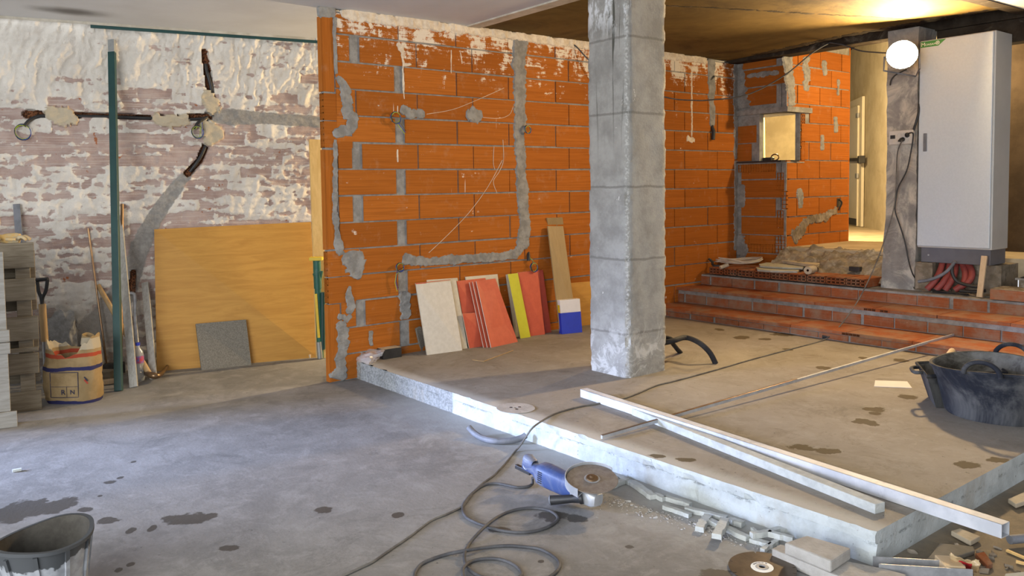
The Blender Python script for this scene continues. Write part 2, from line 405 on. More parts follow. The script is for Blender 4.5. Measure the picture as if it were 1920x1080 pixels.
# ------------------------------------------------------------------ mesh builder
class MB:
    def __init__(s): s.bm = bmesh.new(); s.tint = s.bm.verts.layers.float.new('tint')
    def poly(s, pts, mi=0):
        f = s.bm.faces.new([s.bm.verts.new(p) for p in pts]); f.material_index = mi; return f
    def hexa(s, p, mi=0, tint=.5):
        """p: 8 points, bottom ring 0-3, top ring 4-7"""
        v = [s.bm.verts.new(q) for q in p]
        for q in v: q[s.tint] = tint
        for idx in ((0, 3, 2, 1), (4, 5, 6, 7), (0, 1, 5, 4), (1, 2, 6, 5), (2, 3, 7, 6), (3, 0, 4, 7)):
            f = s.bm.faces.new([v[i] for i in idx]); f.material_index = mi
        return v
    def box(s, x0, x1, y0, y1, z0, z1, mi=0, tint=.5):
        return s.hexa([(x0, y0, z0), (x1, y0, z0), (x1, y1, z0), (x0, y1, z0), (x0, y0, z1), (x1, y0, z1), (x1, y1, z1), (x0, y1, z1)], mi, tint)
    def obox(s, c, ax, h, mi=0, tint=.5):
        c = V(c); a, b, d = (V(q).normalized()*k for q, k in zip(ax, h))
        return s.hexa([c-a-b-d, c+a-b-d, c+a+b-d, c-a+b-d, c-a-b+d, c+a-b+d, c+a+b+d, c-a+b+d], mi, tint)
    def beam(s, A, B, wdir, w_, t_, mi=0):
        """bar from A to B, width w_ along wdir, thickness t_ across"""
        A, B = V(A), V(B); d = (B-A).normalized(); wd = V(wdir); wd = (wd-d*wd.dot(d)).normalized(); n = d.cross(wd)
        return s.obox((A+B)/2, (wd, n, d), (w_/2, t_/2, (B-A).length/2), mi)
    def prism(s, pts, vec, mi=0):
        pts = [V(p) for p in pts]; vec = V(vec)
        a = [s.bm.verts.new(p) for p in pts]; b = [s.bm.verts.new(p+vec) for p in pts]
        n = len(a)
        fs = [s.bm.faces.new(a[::-1]), s.bm.faces.new(b)]
        for i in range(n): fs.append(s.bm.faces.new((a[i], a[(i+1) % n], b[(i+1) % n], b[i])))
        for f in fs: f.material_index = mi
    def tube(s, pts, r, n=8, mi=0, caps=True, smooth_pts=0, closed=False):
        pts = [V(p) for p in pts]
        if smooth_pts: pts = catmull(pts, smooth_pts, closed)
        rad = r if callable(r) else (lambda t: r)
        m = len(pts); rings = []; N = None
        for i, p in enumerate(pts):
            d = (pts[min(i+1, m-1)]-pts[max(i-1, 0)])
            if closed: d = pts[(i+1) % m]-pts[i-1]
            if d.length < 1e-9: d = V((0, 0, 1))
            d.normalize()
            if N is None:
                N = d.orthogonal().normalized()
            else:
                N = (N-d*N.dot(d));
                N = N.normalized() if N.length > 1e-6 else d.orthogonal().normalized()
            Bn = d.cross(N); rr = rad(i/max(1, m-1))
            rings.append([s.bm.verts.new(p+(N*math.cos(a)+Bn*math.sin(a))*rr) for a in (2*PI*k/n for k in range(n))])
        for i in range(m if closed else m-1):
            A, B = rings[i], rings[(i+1) % m]
            for k in range(n):
                f = s.bm.faces.new((A[k], A[(k+1) % n], B[(k+1) % n], B[k])); f.material_index = mi
        if caps and not closed:
            f = s.bm.faces.new(rings[0][::-1]); f.material_index = mi
            f = s.bm.faces.new(rings[-1]); f.material_index = mi
    def lathe(s, prof, c, axis=(0, 0, 1), n=40, mi=0, cap0=False, cap1=False, fn=None):
        """prof: (radius, height) pairs about axis at c; fn(angle, r, h) -> (r, h)"""
        c = V(c); ax = V(axis).normalized(); X = ax.orthogonal().normalized() if abs(ax.z) < .999 else V((1, 0, 0))
        X = (X-ax*X.dot(ax)).normalized(); Y = ax.cross(X); rings = []
        for (r, h) in prof:
            ring = []
            for k in range(n):
                a = 2*PI*k/n; rr, hh = fn(a, r, h) if fn else (r, h)
                ring.append(s.bm.verts.new(c+ax*hh+(X*math.cos(a)+Y*math.sin(a))*rr))
            rings.append(ring)
        for A, B in zip(rings, rings[1:]):
            for k in range(n):
                f = s.bm.faces.new((A[k], A[(k+1) % n], B[(k+1) % n], B[k])); f.material_index = mi
        if cap0: s.bm.faces.new(rings[0][::-1]).material_index = mi
        if cap1: s.bm.faces.new(rings[-1]).material_index = mi
    def text(s, txt, size, org, ux, uy, depth=.0006, mi=0):
        cu = D.curves.new('t', 'FONT'); cu.body = txt; cu.size = size; cu.extrude = depth
        o = D.objects.new('t', cu); COL.objects.link(o)
        me = D.meshes.new_from_object(o.evaluated_get(bpy.context.evaluated_depsgraph_get()))
        D.objects.remove(o); D.curves.remove(cu)
        ux, uy = V(ux).normalized(), V(uy).normalized(); uz = ux.cross(uy); org = V(org)
        vs = [s.bm.verts.new(org+ux*v.co.x+uy*v.co.y+uz*v.co.z) for v in me.vertices]
        for p in me.polygons:
            try: s.bm.faces.new([vs[i] for i in p.vertices]).material_index = mi
            except ValueError: pass
        D.meshes.remove(me)
    def build(s, name, mats, parent=None, org=None, smooth=None, bevel=0, seg=2, recalc=True):
        if recalc: bmesh.ops.recalc_face_normals(s.bm, faces=s.bm.faces)
        me = D.meshes.new(name)
        if parent is not None: o_ = WORLD[parent.name]
        elif org == 'base':
            xs = [v.co for v in s.bm.verts]
            o_ = V(((min(v.x for v in xs)+max(v.x for v in xs))/2, (min(v.y for v in xs)+max(v.y for v in xs))/2, min(v.z for v in xs)))
        else: o_ = V(org) if org else V((0, 0, 0))
        bmesh.ops.translate(s.bm, vec=-o_, verts=s.bm.verts)
        s.bm.to_mesh(me); s.bm.free()
        for m in (mats if isinstance(mats, (list, tuple)) else [mats]): me.materials.append(m)
        o = D.objects.new(name, me); COL.objects.link(o)
        if parent is not None: o.parent = parent
        else: o.location = o_
        WORLD[o.name] = o_
        if smooth is not None:
            for p in me.polygons: p.use_smooth = True
            me.set_sharp_from_angle(angle=math.radians(smooth))
        if bevel:
            b = o.modifiers.new('bevel', 'BEVEL'); b.width = bevel; b.segments = seg; b.limit_method = 'ANGLE'
        return o
WORLD = {}
def catmull(p, k, closed=False):
    out = []; n = len(p)
    for i in range(n if closed else n-1):
        if closed: a, b, c, d = p[i-1], p[i], p[(i+1) % n], p[(i+2) % n]
        else: a, b, c, d = p[max(i-1, 0)], p[i], p[i+1], p[min(i+2, n-1)]
        for j in range(k):
            t = j/k
            out.append(.5*((2*b)+(c-a)*t+(2*a-5*b+4*c-d)*t*t+(3*b-a-3*c+d)*t**3))
    if not closed: out.append(p[-1])
    return out
def thing(name, label, cat, loc, group=None):
    o = D.objects.new(name, None); COL.objects.link(o); o.location = loc; o.empty_display_size = .1
    WORLD[o.name] = V(loc); tag(o, label, cat, group); return o
def tag(o, label, cat, group=None):
    o['label'] = label; o['category'] = cat
    if group: o['group'] = group
    return o
def struct(o): o['kind'] = 'structure'; return o
def stuff(o): o['kind'] = 'stuff'; return o
rnd = random.uniform
def nz(p, s=1.0, o=3): return noise.fractal(V(p)*s, .8, 2.0, o)

# brick courses on a vertical face: org + u*ud + v*z, proud along nrm
def courses(mb, org, ud, nrm, bricks, proud=.006, back=.02, mi=1):
    org, ud, nrm = V(org), V(ud), V(nrm)
    for (u0, u1, v0, v1, m) in bricks:
        t = min(1, max(0, random.gauss(.5, .11)))
        j = [rnd(-.0022, .0022) for _ in range(4)]
        P = lambda u, v, d: org+ud*u+V((0, 0, v))+nrm*d
        pr = proud+rnd(-.002, .002)
        mb.hexa([P(u0+j[0], v0+j[2], -back), P(u1+j[1], v0+j[2], -back), P(u1+j[1], v0+j[2], pr), P(u0+j[0], v0+j[2], pr),
                 P(u0+j[0], v1+j[3], -back), P(u1+j[1], v1+j[3], -back), P(u1+j[1], v1+j[3], pr), P(u0+j[0], v1+j[3], pr)], m if m is not None else mi, t)
def smear(mb, pts, wid, fn, th=.012, mi=0, amp=.35, step=.012, seed=0):
    """mortar smeared along a line: pts in face coords (u, v), wid per point, fn(u, v, d) -> place"""
    P = []; W = []
    for (a, b), wa, wb in zip(zip(pts, pts[1:]), wid, wid[1:]):
        n = max(2, int(math.dist(a, b)/step))
        for i in range(n):
            t = i/n; P.append((a[0]+(b[0]-a[0])*t, a[1]+(b[1]-a[1])*t)); W.append(wa+(wb-wa)*t)
    P.append(pts[-1]); W.append(wid[-1])
    L, R = [], []
    for i, (p, ww) in enumerate(zip(P, W)):
        q0, q1 = P[max(i-1, 0)], P[min(i+1, len(P)-1)]
        dx, dy = q1[0]-q0[0], q1[1]-q0[1]; l = math.hypot(dx, dy) or 1
        nx, ny = -dy/l, dx/l
        e = .6+.4*min(1, min(i, len(P)-1-i)/2.0)
        k1 = ww/2*e*(1+amp*(nz((p[0]*9+seed, p[1]*9, 1.3))*1.5+nz((p[0]*42+seed, p[1]*42, 3.3))*.9)); k2 = ww/2*e*(1+amp*(nz((p[0]*9, p[1]*9+seed, 7.1))*1.5+nz((p[0]*42, p[1]*42+seed, 8.3))*.9))
        L.append((p[0]+nx*k1, p[1]+ny*k1)); R.append((p[0]-nx*k2, p[1]-ny*k2))
    rows = []
    for i in range(len(P)):
        row = []
        for t in (0, .12, .35, .65, .88, 1):
            q = (L[i][0]+(R[i][0]-L[i][0])*t, L[i][1]+(R[i][1]-L[i][1])*t)
            edge = t in (0, 1) or i in (0, len(P)-1)
            d = -.004 if edge else th*(.75+.5*nz((q[0]*14, q[1]*14, 4+seed)))
            row.append(mb.bm.verts.new(fn(q[0], q[1], d)))
        rows.append(row)
    for A, B in zip(rows, rows[1:]):
        for k in range(5):
            mb.bm.faces.new((A[k], A[k+1], B[k+1], B[k])).material_index = mi
def hollow_end(mb, org, ux, uy, nrm, w_, h_, nx, ny, mi_body, mi_hole, wall=.008, depth=.03):
    """open end of a hollow block: a lattice of thin webs in front of dark cells"""
    org, ux, uy, nrm = V(org), V(ux), V(uy), V(nrm)
    a = org-nrm*depth
    mb.poly([a, a+ux*w_, a+ux*w_+uy*h_, a+uy*h_], mi_hole)
    def bar(x0, x1, y0, y1):
        c = org+ux*(x0+x1)/2+uy*(y0+y1)/2-nrm*depth/2
        mb.obox(c, (ux, uy, nrm), ((x1-x0)/2, (y1-y0)/2, depth/2), mi_body, rnd(.3, .7))
    for i in range(nx+1):
        x = i*(w_-wall)/nx; bar(x, x+wall, 0, h_)
    for j in range(ny+1):
        y = j*(h_-wall)/ny; bar(0, w_, y, y+wall)

# ================================================================== SETTING
mb = MB(); mb.box(-5, 8.2, -4, 8.2, -.12, 0); struct(mb.build('floor', M_FLOOR))

# raised platform with chipped front edge
mb = MB()
X0, Y0, Y1, XE = 3.02, 1.445, YW+.03, 6.55
ny = 150
prof = [(-.004, 0), (.0, .05), (.016, .084), (-.008, .094), (-.009, .120), (-.003, ZS), (.03, ZS)]
rows = []
for i in range(ny+1):
    y = Y0+(Y1-Y0)*i/ny; row = []
    near = max(0, min(1, (4.1-y)/.15))
    for k, (dx, z) in enumerate(prof):
        ch = 0
        if k in (1, 2): ch = nz((y*9, k*.9, 2), 1, 4)*.016
        elif k in (3, 4, 5): ch = max(0, nz((y*9, k*.5, 2))-.42)*.05
        r_ = nz((y*16, z*30, 5))*.004
        row.append(mb.bm.verts.new((X0+dx*near+ch+r_*(k < 6), y, z if z else -.01)))
    rows.append(row)
for A, B in zip(rows, rows[1:]):
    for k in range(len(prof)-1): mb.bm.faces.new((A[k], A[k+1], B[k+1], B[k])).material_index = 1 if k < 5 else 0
top0 = [r[-1] for r in rows]
e1 = [mb.bm.verts.new((XE, v.co.y, ZS)) for v in top0]
for i in range(ny): mb.bm.faces.new((top0[i], e1[i], e1[i+1], top0[i+1]))
mb.bm.faces.new([rows[0][k] for k in range(len(prof))]+[e1[0], mb.bm.verts.new((XE, Y0, -.01))]).material_index = 1
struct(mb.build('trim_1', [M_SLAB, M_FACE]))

# brick partition -------------------------------------------------------
mb = MB()
H = .2025; ZR = [.404-.2025*2+H*k for k in range(0, 15)]
mb.box(2.80, 7.97, YW+.004, YW+.056, 0, 2.80, 0)
LB = .5655; J = .0065
BR = []
ex = 2.895
for r in range(14):
    z0, z1 = max(.0, ZR[r])+J, min(ZR[r+1], 2.795)-J
    if z1-z0 < .03: continue
    top_i = r                     # parity from measured courses
    off = 2.892 if (r % 2 == 1) else 3.060
    x = ex; nxt = off+J
    while nxt < ex+.05: nxt += LB
    while x < 7.955:
        x1 = min(nxt, 7.955)
        wj = .048 if (abs(x1-3.06) < .03 or abs(x1-3.4575) < .03) and r in (1, 3, 5, 7, 9, 11, 2, 6, 8, 12) else J
        BR.append((x+J, x1-wj, z0, z1, None)); x = x1+ (wj-J); nxt += LB
courses(mb, (0, YW, 0), (1, 0, 0), (0, -1, 0), BR)
# toothed upright blocks at the free end
up = [(0.0, .60, 0), (.60, 1.005, 1), (1.01, 1.77, 0), (1.775, 2.19, 1), (2.195, 2.755, 0)]
for a, b, kind in up:
    if kind == 0:
        courses(mb, (0, YW, 0), (1, 0, 0), (0, -1, 0), [(2.793, 2.882, a+.005, b-.005, 3)])
        mb.box(2.785, 2.80, YW-.001, YW+.056, a+.004, b-.004, 3, .7)
    else:
        mid = (a+b)/2
        for q0, q1 in ((a, mid), (mid, b)):
            courses(mb, (0, YW, 0), (1, 0, 0), (0, -1, 0), [(2.793, 3.03, q0+.005, q1-.005, 1)])
            hollow_end(mb, (2.787, YW+.053, q0+.006), (0, -1, 0), (0, 0, 1), (-1, 0, 0), .052, q1-q0-.012, 2, 4, 1, 2, .007, .02)
FN = lambda u, v, d: V((u, YW-.004-d, v))
def WX(u, v): p = PY(u, v, YW); return (p.x, p.z)
def wsm(px, wid, **k): smear(mb, [WX(*p) for p in px], wid, FN, **k)
wsm([(975, 68), (974, 120), (972, 170), (973, 230), (976, 300), (978, 370), (983, 430), (978, 462)], [.17, .18, .18, .17, .14, .14, .15, .17], seed=1, amp=.22)
wsm([(988, 448), (965, 477), (930, 482), (860, 487), (800, 491), (752, 486)], [.13, .10, .085, .085, .08, .10], seed=2, amp=.25)
wsm([(631, 142), (648, 165), (650, 205), (660, 235), (640, 248), (622, 252)], [.05, .09, .13, .12, .10, .05], seed=3)
wsm([(640, 480), (662, 492), (668, 505), (672, 525)], [.10, .22, .16, .05], seed=4)
wsm([(628, 30), (626, 60), (628, 100), (630, 140)], [.035, .035, .03, .035], seed=5, amp=.2)
wsm([(628, 260), (629, 330), (627, 400), (633, 450), (640, 480)], [.035, .045, .05, .06, .09], seed=6, amp=.4)
wsm([(748, 205), (770, 214), (797, 215)], [.08, .10, .06], seed=13)
wsm([(872, 214), (888, 216), (905, 214)], [.08, .15, .08], seed=14)
wsm([(758, 545), (760, 600)], [.12, .12], seed=15, amp=.3)
wsm([(632, 590), (650, 598), (660, 590)], [.05, .06, .04], seed=16)
wsm([(640, 600), (642, 640), (640, 680), (630, 712)], [.09, .10, .10, .18], seed=17)
wsm([(694, 618), (696, 650)], [.05, .04], seed=18)
wsm([(655, 535), (655, 575), (652, 590)], [.06, .08, .05], seed=19)
wsm([(1333, 110), (1333, 150), (1334, 200), (1334, 238)], [.16, .14, .12, .10], seed=20, amp=.2)
wsm([(1379, 118), (1380, 200), (1378, 300)], [.12, .12, .06], seed=21)
wsm([(1379, 300), (1380, 470)], [.06, .10], seed=22)
wsm([(594, 22), (606, 22), (630, 22)], [.10, .10, .09], seed=23, amp=.15)
for q, wd_ in (([(745, 78), (750, 92), (756, 103)], [.05, .05, .03]), ([(754, 78), (755, 130), (757, 188)], [.03, .02, .012]), ([(752, 106), (757, 122), (772, 121)], [.02, .03, .02]),
              ([(745, 196), (745, 214)], [.012, .012]), ([(745, 278), (745, 306)], [.018, .012]), ([(845, 92), (845, 140)], [.015, .008]), ([(862, 96), (866, 122)], [.01, .01]),
              ([(690, 40), (700, 60), (706, 66)], [.02, .04, .02]), ([(1296, 128), (1296, 190), (1296, 258)], [.03, .03, .02]), ([(1286, 262), (1303, 264)], [.07, .06]), ([(1180, 90), (1181, 120)], [.02, .02]),
              ([(709, 195), (708, 201)], [.02, .02])):
    wsm(q, wd_, mi=4, th=.006, amp=.5, seed=wd_[0]*99)
for q in ([(804, 474), (840, 440), (880, 398), (915, 350), (942, 300)], [(943, 262), (944, 300), (936, 322), (925, 340), (932, 362)], [(800, 214), (850, 205), (900, 185), (945, 165)],
          [(905, 220), (935, 222), (955, 215), (962, 200)], [(926, 275), (925, 305), (928, 318)], [(1040, 66), (1040, 60)]):
    mb.tube([PY(u, v, YW-.009) for u, v in q], .0022, 4, mi=4, smooth_pts=4)
# cream joint under the ceiling, hand-smeared
smear(mb, [(2.95, 2.785), (3.6, 2.785), (4.4, 2.785), (5.4, 2.785), (6.4, 2.785), (7.4, 2.785)], [.09, .10, .085, .085, .09, .08], FN, th=.02, mi=4, amp=.22, seed=30)
struct(mb.build('wall_center', [M_MORTAR, M_TERRA, M_HOLE, M_TERRA_V, M_CREAM_PLASTER]))

# short return wall with the hatch, then the wall running on beside the corridor
mb = MB()
XR, YC = 7.963, 4.80
def rwx(y0, y1, z0, z1, mi=0): mb.box(XR+.004, XR+.06, y0, y1, z0, z1, mi)
HZ0, HZ1 = 1.685, 2.215
rwx(YC+.004, YW+.05, .40, HZ0); rwx(YC+.004, YW+.05, HZ1, 2.81)
rwx(5.12, YW+.05, HZ0, HZ1)
mb.box(XR+.004, 8.235, YC+.004, YC+.06, .40, HZ0); mb.box(XR+.004, 8.235, YC+.004, YC+.06, HZ1, 3.02)
mb.box(8.235, 9.26, YC+.004, YC+.06, .40, 3.02)
mb.box(XR+.02, XR+.09, 5.125, 5.18, HZ0, HZ1)            # plastered hatch jamb
zs = [.69+.2025*k for k in range(-1, 12)]
B1, B2 = [], []
for k in range(len(zs)-1):
    z0, z1 = zs[k]+J, zs[k+1]-J
    inh = z0 > HZ0-.04 and z1 < HZ1+.05
    # face toward -X ; u runs from corner YW downwards
    if not inh:
        if z1 < HZ0+.02 or z0 > HZ1-.1:
            zz0 = max(z0, HZ1+.05) if z0 > HZ1-.1 else z0
            if z1-zz0 > .05:
                o2 = .12 if k % 2 else .02
                B1.append((.06, .595-o2, zz0, min(z1, 2.79), 1))
    else:
        B1.append((.0, .18+.06*(k % 2), z0, z1, 1))
    # face toward -Y
    x = .0 if not inh else .285
    nx_ = .20 if k % 2 else .44
    while x < 1.29:
        x1 = min(1.295, nx_ if nx_ > x+.06 else nx_+LB*.8)
        zz1 = min(z1, 3.01)
        if not (z0 < HZ1 < z1) or x > .3: B2.append((x+J, x1-(.012 if k % 3 == 0 else J), z0, zz1, 1))
        else: B2.append((x+J, x1-J, HZ1+.06, zz1, 1))
        nx_ = x1+LB*.8; x = x1
courses(mb, (XR, YW, 0), (0, -1, 0), (-1, 0, 0), B1)
courses(mb, (XR, YC, 0), (1, 0, 0), (0, -1, 0), B2)
mb.box(9.255, 9.27, YC-.002, YC+.06, .69, 3.01, 1, .8)
mb.box(XR-.005, XR+.03, YC-.004, YC+.05, HZ1+.05, 2.80, 0); mb.box(XR-.004, XR+.02, YC-.003, YC+.05, .45, HZ0-.012, 0)
# concrete lintel over the hatch and sill
mb.box(XR-.03, 8.42, YC-.03, YW, HZ1, HZ1+.055, 0)
mb.box(XR-.01, 8.3, YC-.01, YW, HZ0-.012, HZ0, 0)
# open block ends
for j in range(3):
    hollow_end(mb, (XR-.008, 5.375-j*.155, HZ0-.10), (0, -1, 0), (0, 0, 1), (-1, 0, 0), .135, .085, 4, 2, 1, 2, .008, .03)
for k, zz in enumerate((1.38, .975)):
    hollow_end(mb, (XR-.008, 4.90, zz), (0, -1, 0), (0, 0, 1), (-1, 0, 0), .075, .19, 2, 4, 1, 2)
hollow_end(mb, (XR-.008, 4.84, 1.18), (0, -1, 0), (0, 0, 1), (-1, 0, 0), .05, .19, 1, 4, 1, 2)
for j in range(4):
    hollow_end(mb, (XR-.008, 5.36-j*.145, .70), (0, -1, 0), (0, 0, 1), (-1, 0, 0), .125, .09, 3, 2, 1, 2)
for j in (0, 3):
    hollow_end(mb, (XR-.008, 5.36-j*.145, .80), (0, -1, 0), (0, 0, 1), (-1, 0, 0), .125, .085, 3, 2, 1, 2)
for k in range(3):
    hollow_end(mb, (8.24, YC-.008, HZ0-.02+k*.185), (1, 0, 0), (0, 0, 1), (0, -1, 0), .075, .17, 2, 4, 1, 2)
F1 = lambda u, v, d: V((XR-.004-d, u, v)); F2 = lambda u, v, d: V((u, YC-.004-d, v))
def q1(u, v): p = PX(u, v, XR); return (p.y, p.z)
def q2(u, v): p = PY(u, v, YC); return (p.x, p.z)
smear(mb, [q1(1386, 115), q1(1388, 160), q1(1390, 205)], [.12, .14, .26], F1, seed=40)
smear(mb, [q1(1395, 112), q1(1430, 108), q1(1468, 103)], [.06, .05, .05], F1, seed=41)
smear(mb, [q1(1400, 143), q1(1428, 140), q1(1462, 135)], [.03, .08, .05], F1, seed=42)
smear(mb, [q1(1389, 345), q1(1390, 390)], [.13, .11], F1, seed=43, amp=.2)
smear(mb, [q1(1382, 440), q1(1386, 470), q1(1400, 480)], [.12, .2, .2], F1, seed=44)
smear(mb, [q2(1476, 102), q2(1480, 140), q2(1484, 200)], [.18, .16, .16], F2, seed=45)
smear(mb, [q2(1511, 105), q2(1512, 140), q2(1510, 172)], [.16, .17, .14], F2, seed=46)
smear(mb, [q2(1544, 112), q2(1545, 143)], [.09, .08], F2, seed=47)
smear(mb, [q2(1571, 148), q2(1570, 180)], [.06, .05], F2, seed=48)
smear(mb, [q2(1565, 218), q2(1566, 250)], [.10, .10], F2, seed=49)
smear(mb, [q2(1540, 252), q2(1541, 283)], [.07, .07], F2, seed=50)
smear(mb, [q2(1498, 352), q2(1500, 392)], [.12, .12], F2, seed=51)
smear(mb, [q2(1568, 392), q2(1545, 408), q2(1515, 412), q2(1500, 430), q2(1485, 450)], [.08, .10, .10, .16, .20], F2, th=.02, mi=3, seed=52)
o = struct(mb.build('wall_right', [M_MORTAR, M_TERRA2, M_HOLE, M_RUBBLE]))

# old brick side wall with trowelled plaster ---------------------------------
def seg_dist(p, a, b):
    ax, ay = b[0]-a[0], b[1]-a[1]; t = ((p[0]-a[0])*ax+(p[1]-a[1])*ay)/(ax*ax+ay*ay); t = max(0, min(1, t))
    return math.hypot(p[0]-a[0]-ax*t, p[1]-a[1]-ay*t), t
def path_amt(p, path, wid):
    best = 0
    for (a, b, wa, wb) in zip(path, path[1:], wid, wid[1:]):
        d, t = seg_dist(p, a, b); r = wa+(wb-wa)*t
        best = max(best, 1.0-.5*d/r)
    return max(0, best)
def ws(u, v): p = LW(u, v); return ((p-WP).dot(WD), p.z)
greyp = ([ws(*q) for q in ((395, 215), (430, 220), (500, 222), (600, 229))], [.06, .07, .05, .05])
greyd = ([ws(*q) for q in ((360, 318), (335, 345), (305, 385), (272, 440), (250, 500), (225, 560), (185, 610), (150, 660))], [.03, .05, .06, .07, .08, .11, .13, .15])
holes = [([ws(*q) for q in ((50, 214), (95, 214), (180, 216), (290, 220), (392, 219))], [.03, .025, .018, .018, .03]),
         ([ws(*q) for q in ((383, 98), (389, 135), (396, 182))], [.028, .03, .03]),
         ([ws(*q) for q in ((390, 262), (375, 300), (352, 325))], [.03, .028, .03]),
         ([ws(*q) for q in ((250, 510), (248, 545))], [.02, .03])]
gyps = [([ws(*q) for q in ((98, 212), (120, 218), (135, 222))], [.06, .09, .05]), ([ws(*q) for q in ((295, 223), (320, 228), (345, 226))], [.05, .06, .05]),
        ([ws(*q) for q in ((390, 184), (398, 200))], [.07, .07]), ([ws(*q) for q in ((388, 240), (405, 250), (390, 265))], [.08, .07, .04])]
NX, NZ = 290, 250
S0, S1, Z0, Z1 = -.35, 2.95, 0, 2.86
mb = MB()
lm = mb.bm.verts.layers.float_color.new('mask'); lg = mb.bm.verts.layers.float_color.new('gypsum')
grid = []
RB = .0935
for j in range(NZ+1):
    row = []
    z = Z0+(Z1-Z0)*j/NZ
    for i in range(NX+1):
        s = S0+(S1-S0)*i/NX; p = (s, z)
        cr = z/RB; k = math.floor(cr); fz = (cr-k)
        fz = min(fz, 1-fz)*RB
        sx = s/.27+.5*(k % 2)+.35*math.sin(k*12.9); fs = sx-math.floor(sx); fs = min(fs, 1-fs)*.27
        wz = .012*nz((s*7, z*9, 21), 1, 3); wx = .02*nz((s*8, z*8, 31), 1, 3)
        edge = min(fz-.017+wz, fs-.014+wx)
        joint = 1 if edge < 0 else 0
        bid = nz((math.floor(sx)*3.7, k*5.3, 2.5), 1, 2)
        big = nz((s*1.5, z*1.9, 3.3), 1, 4)
        fine = .55*nz((s*5+z*1.5, z*12, 9.1), 1, 3)+.75*nz((s*15+z*5, z*30, 4.1), 1, 3)
        topb = max(0, min(1, (z-2.12+.25*nz((s*1.3, 5, 5)))/.40)); low = max(0, min(1, (.9-z)/.6))
        ridge = nz((s*17-z*4+.8*nz((s*3, z*3, 0)), z*5, 2.2), 1, 4)
        pl = .47-max(-.02, min(.02, edge))*11+.34*big+.60*bid+.62*topb+.50*fine+.15*low*nz((s*2.4, z*2.4, 6))
        g = max(path_amt(p, *greyp), path_amt(p, *greyd))
        h = max(path_amt(p, *q) for q in holes)
        y = max(path_amt(p, *q) for q in gyps); y = y*.93+.16*fine+.10*nz((s*13, z*13, 2), 1, 3)
        g = max(0, min(1, g+.06*fine)); y = max(0, min(1, y)); 
        if y > .5: h = 0
        pf = max(0, min(1, (pl-.35)/.3))
        d = .006*(1-joint*.6)+pf*(.010+.017*(.5+topb*.8)*ridge+.007*fine)
        if g > .5: d = .012+.006*fine
        if h > .5: d = -.03
        if y > .5: d = .03+.012*fine
        v = mb.bm.verts.new(WP+WD*s+V((0, 0, z))+WN*d)
        v[lm] = (pl, g, h, 1); v[lg] = (y, low, 0, 1)
        row.append(v)
    grid.append(row)
for A, B in zip(grid, grid[1:]):
    for k in range(NX): mb.bm.faces.new((A[k], A[k+1], B[k+1], B[k]))
for s0, s1 in ((-6, S0), (S1, 6.9)):
    q = [WP+WD*s0, WP+WD*s1]
    vs = [mb.bm.verts.new(p) for p in (q[0], q[1], q[1]+V((0, 0, 3.0)), q[0]+V((0, 0, 3.0)))]
    for v in vs: v[lm] = (.7, 0, 0, 1); v[lg] = (0, 0, 0, 1)
    mb.bm.faces.new(vs)
a, b = WP+WD*S0, WP+WD*S1
vs = [mb.bm.verts.new(p+V((0, 0, zz))-WN*.02) for p, zz in ((a, 2.8), (b, 2.8), (b, 3.0), (a, 3.0))]
for v in vs: v[lm] = (0, 0, 1, 1); v[lg] = (0, 0, 0, 1)
mb.bm.faces.new(vs)
struct(mb.build('wall_left', M_LEFT, smooth=50))

# ceilings --------------------------------------------------------------------
def m_ceil():
    t = NT('plasterboard_ceiling')
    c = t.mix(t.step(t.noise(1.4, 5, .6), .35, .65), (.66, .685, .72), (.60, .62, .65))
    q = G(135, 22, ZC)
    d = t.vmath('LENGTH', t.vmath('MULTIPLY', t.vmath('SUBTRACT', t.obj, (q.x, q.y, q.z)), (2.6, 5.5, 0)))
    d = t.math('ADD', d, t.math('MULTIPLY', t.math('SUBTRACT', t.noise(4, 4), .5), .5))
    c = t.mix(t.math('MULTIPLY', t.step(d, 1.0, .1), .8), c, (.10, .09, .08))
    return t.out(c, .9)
M_CEIL = m_ceil()
mb = MB()
def cslab(pts, mi, z=ZC, th=.03): mb.prism([(x, y, z) for x, y in pts], (0, 0, th), mi)
lw = lambda x, off: (x, (WP+WD*((x-.886)/.9862)+WN*off).y)
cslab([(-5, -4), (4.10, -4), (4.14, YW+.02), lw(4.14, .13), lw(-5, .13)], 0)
cslab([(4.10, -4), (4.23, -4), (4.27, YW+.02), (4.14, YW+.02)], 1, ZC-.012)
cslab([(4.23, 2.63), (7.46, 2.60), (7.46, 3.9), (7.80, YW+.02), (4.27, YW+.02)], 2)
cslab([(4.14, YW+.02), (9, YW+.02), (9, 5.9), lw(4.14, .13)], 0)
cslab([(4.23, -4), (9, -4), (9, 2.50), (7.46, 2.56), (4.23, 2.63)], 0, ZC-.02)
cslab([(5.8, 2.55), (7.7, 2.50), (7.7, 2.60), (5.8, 2.66)], 3, ZC-.026, .01)
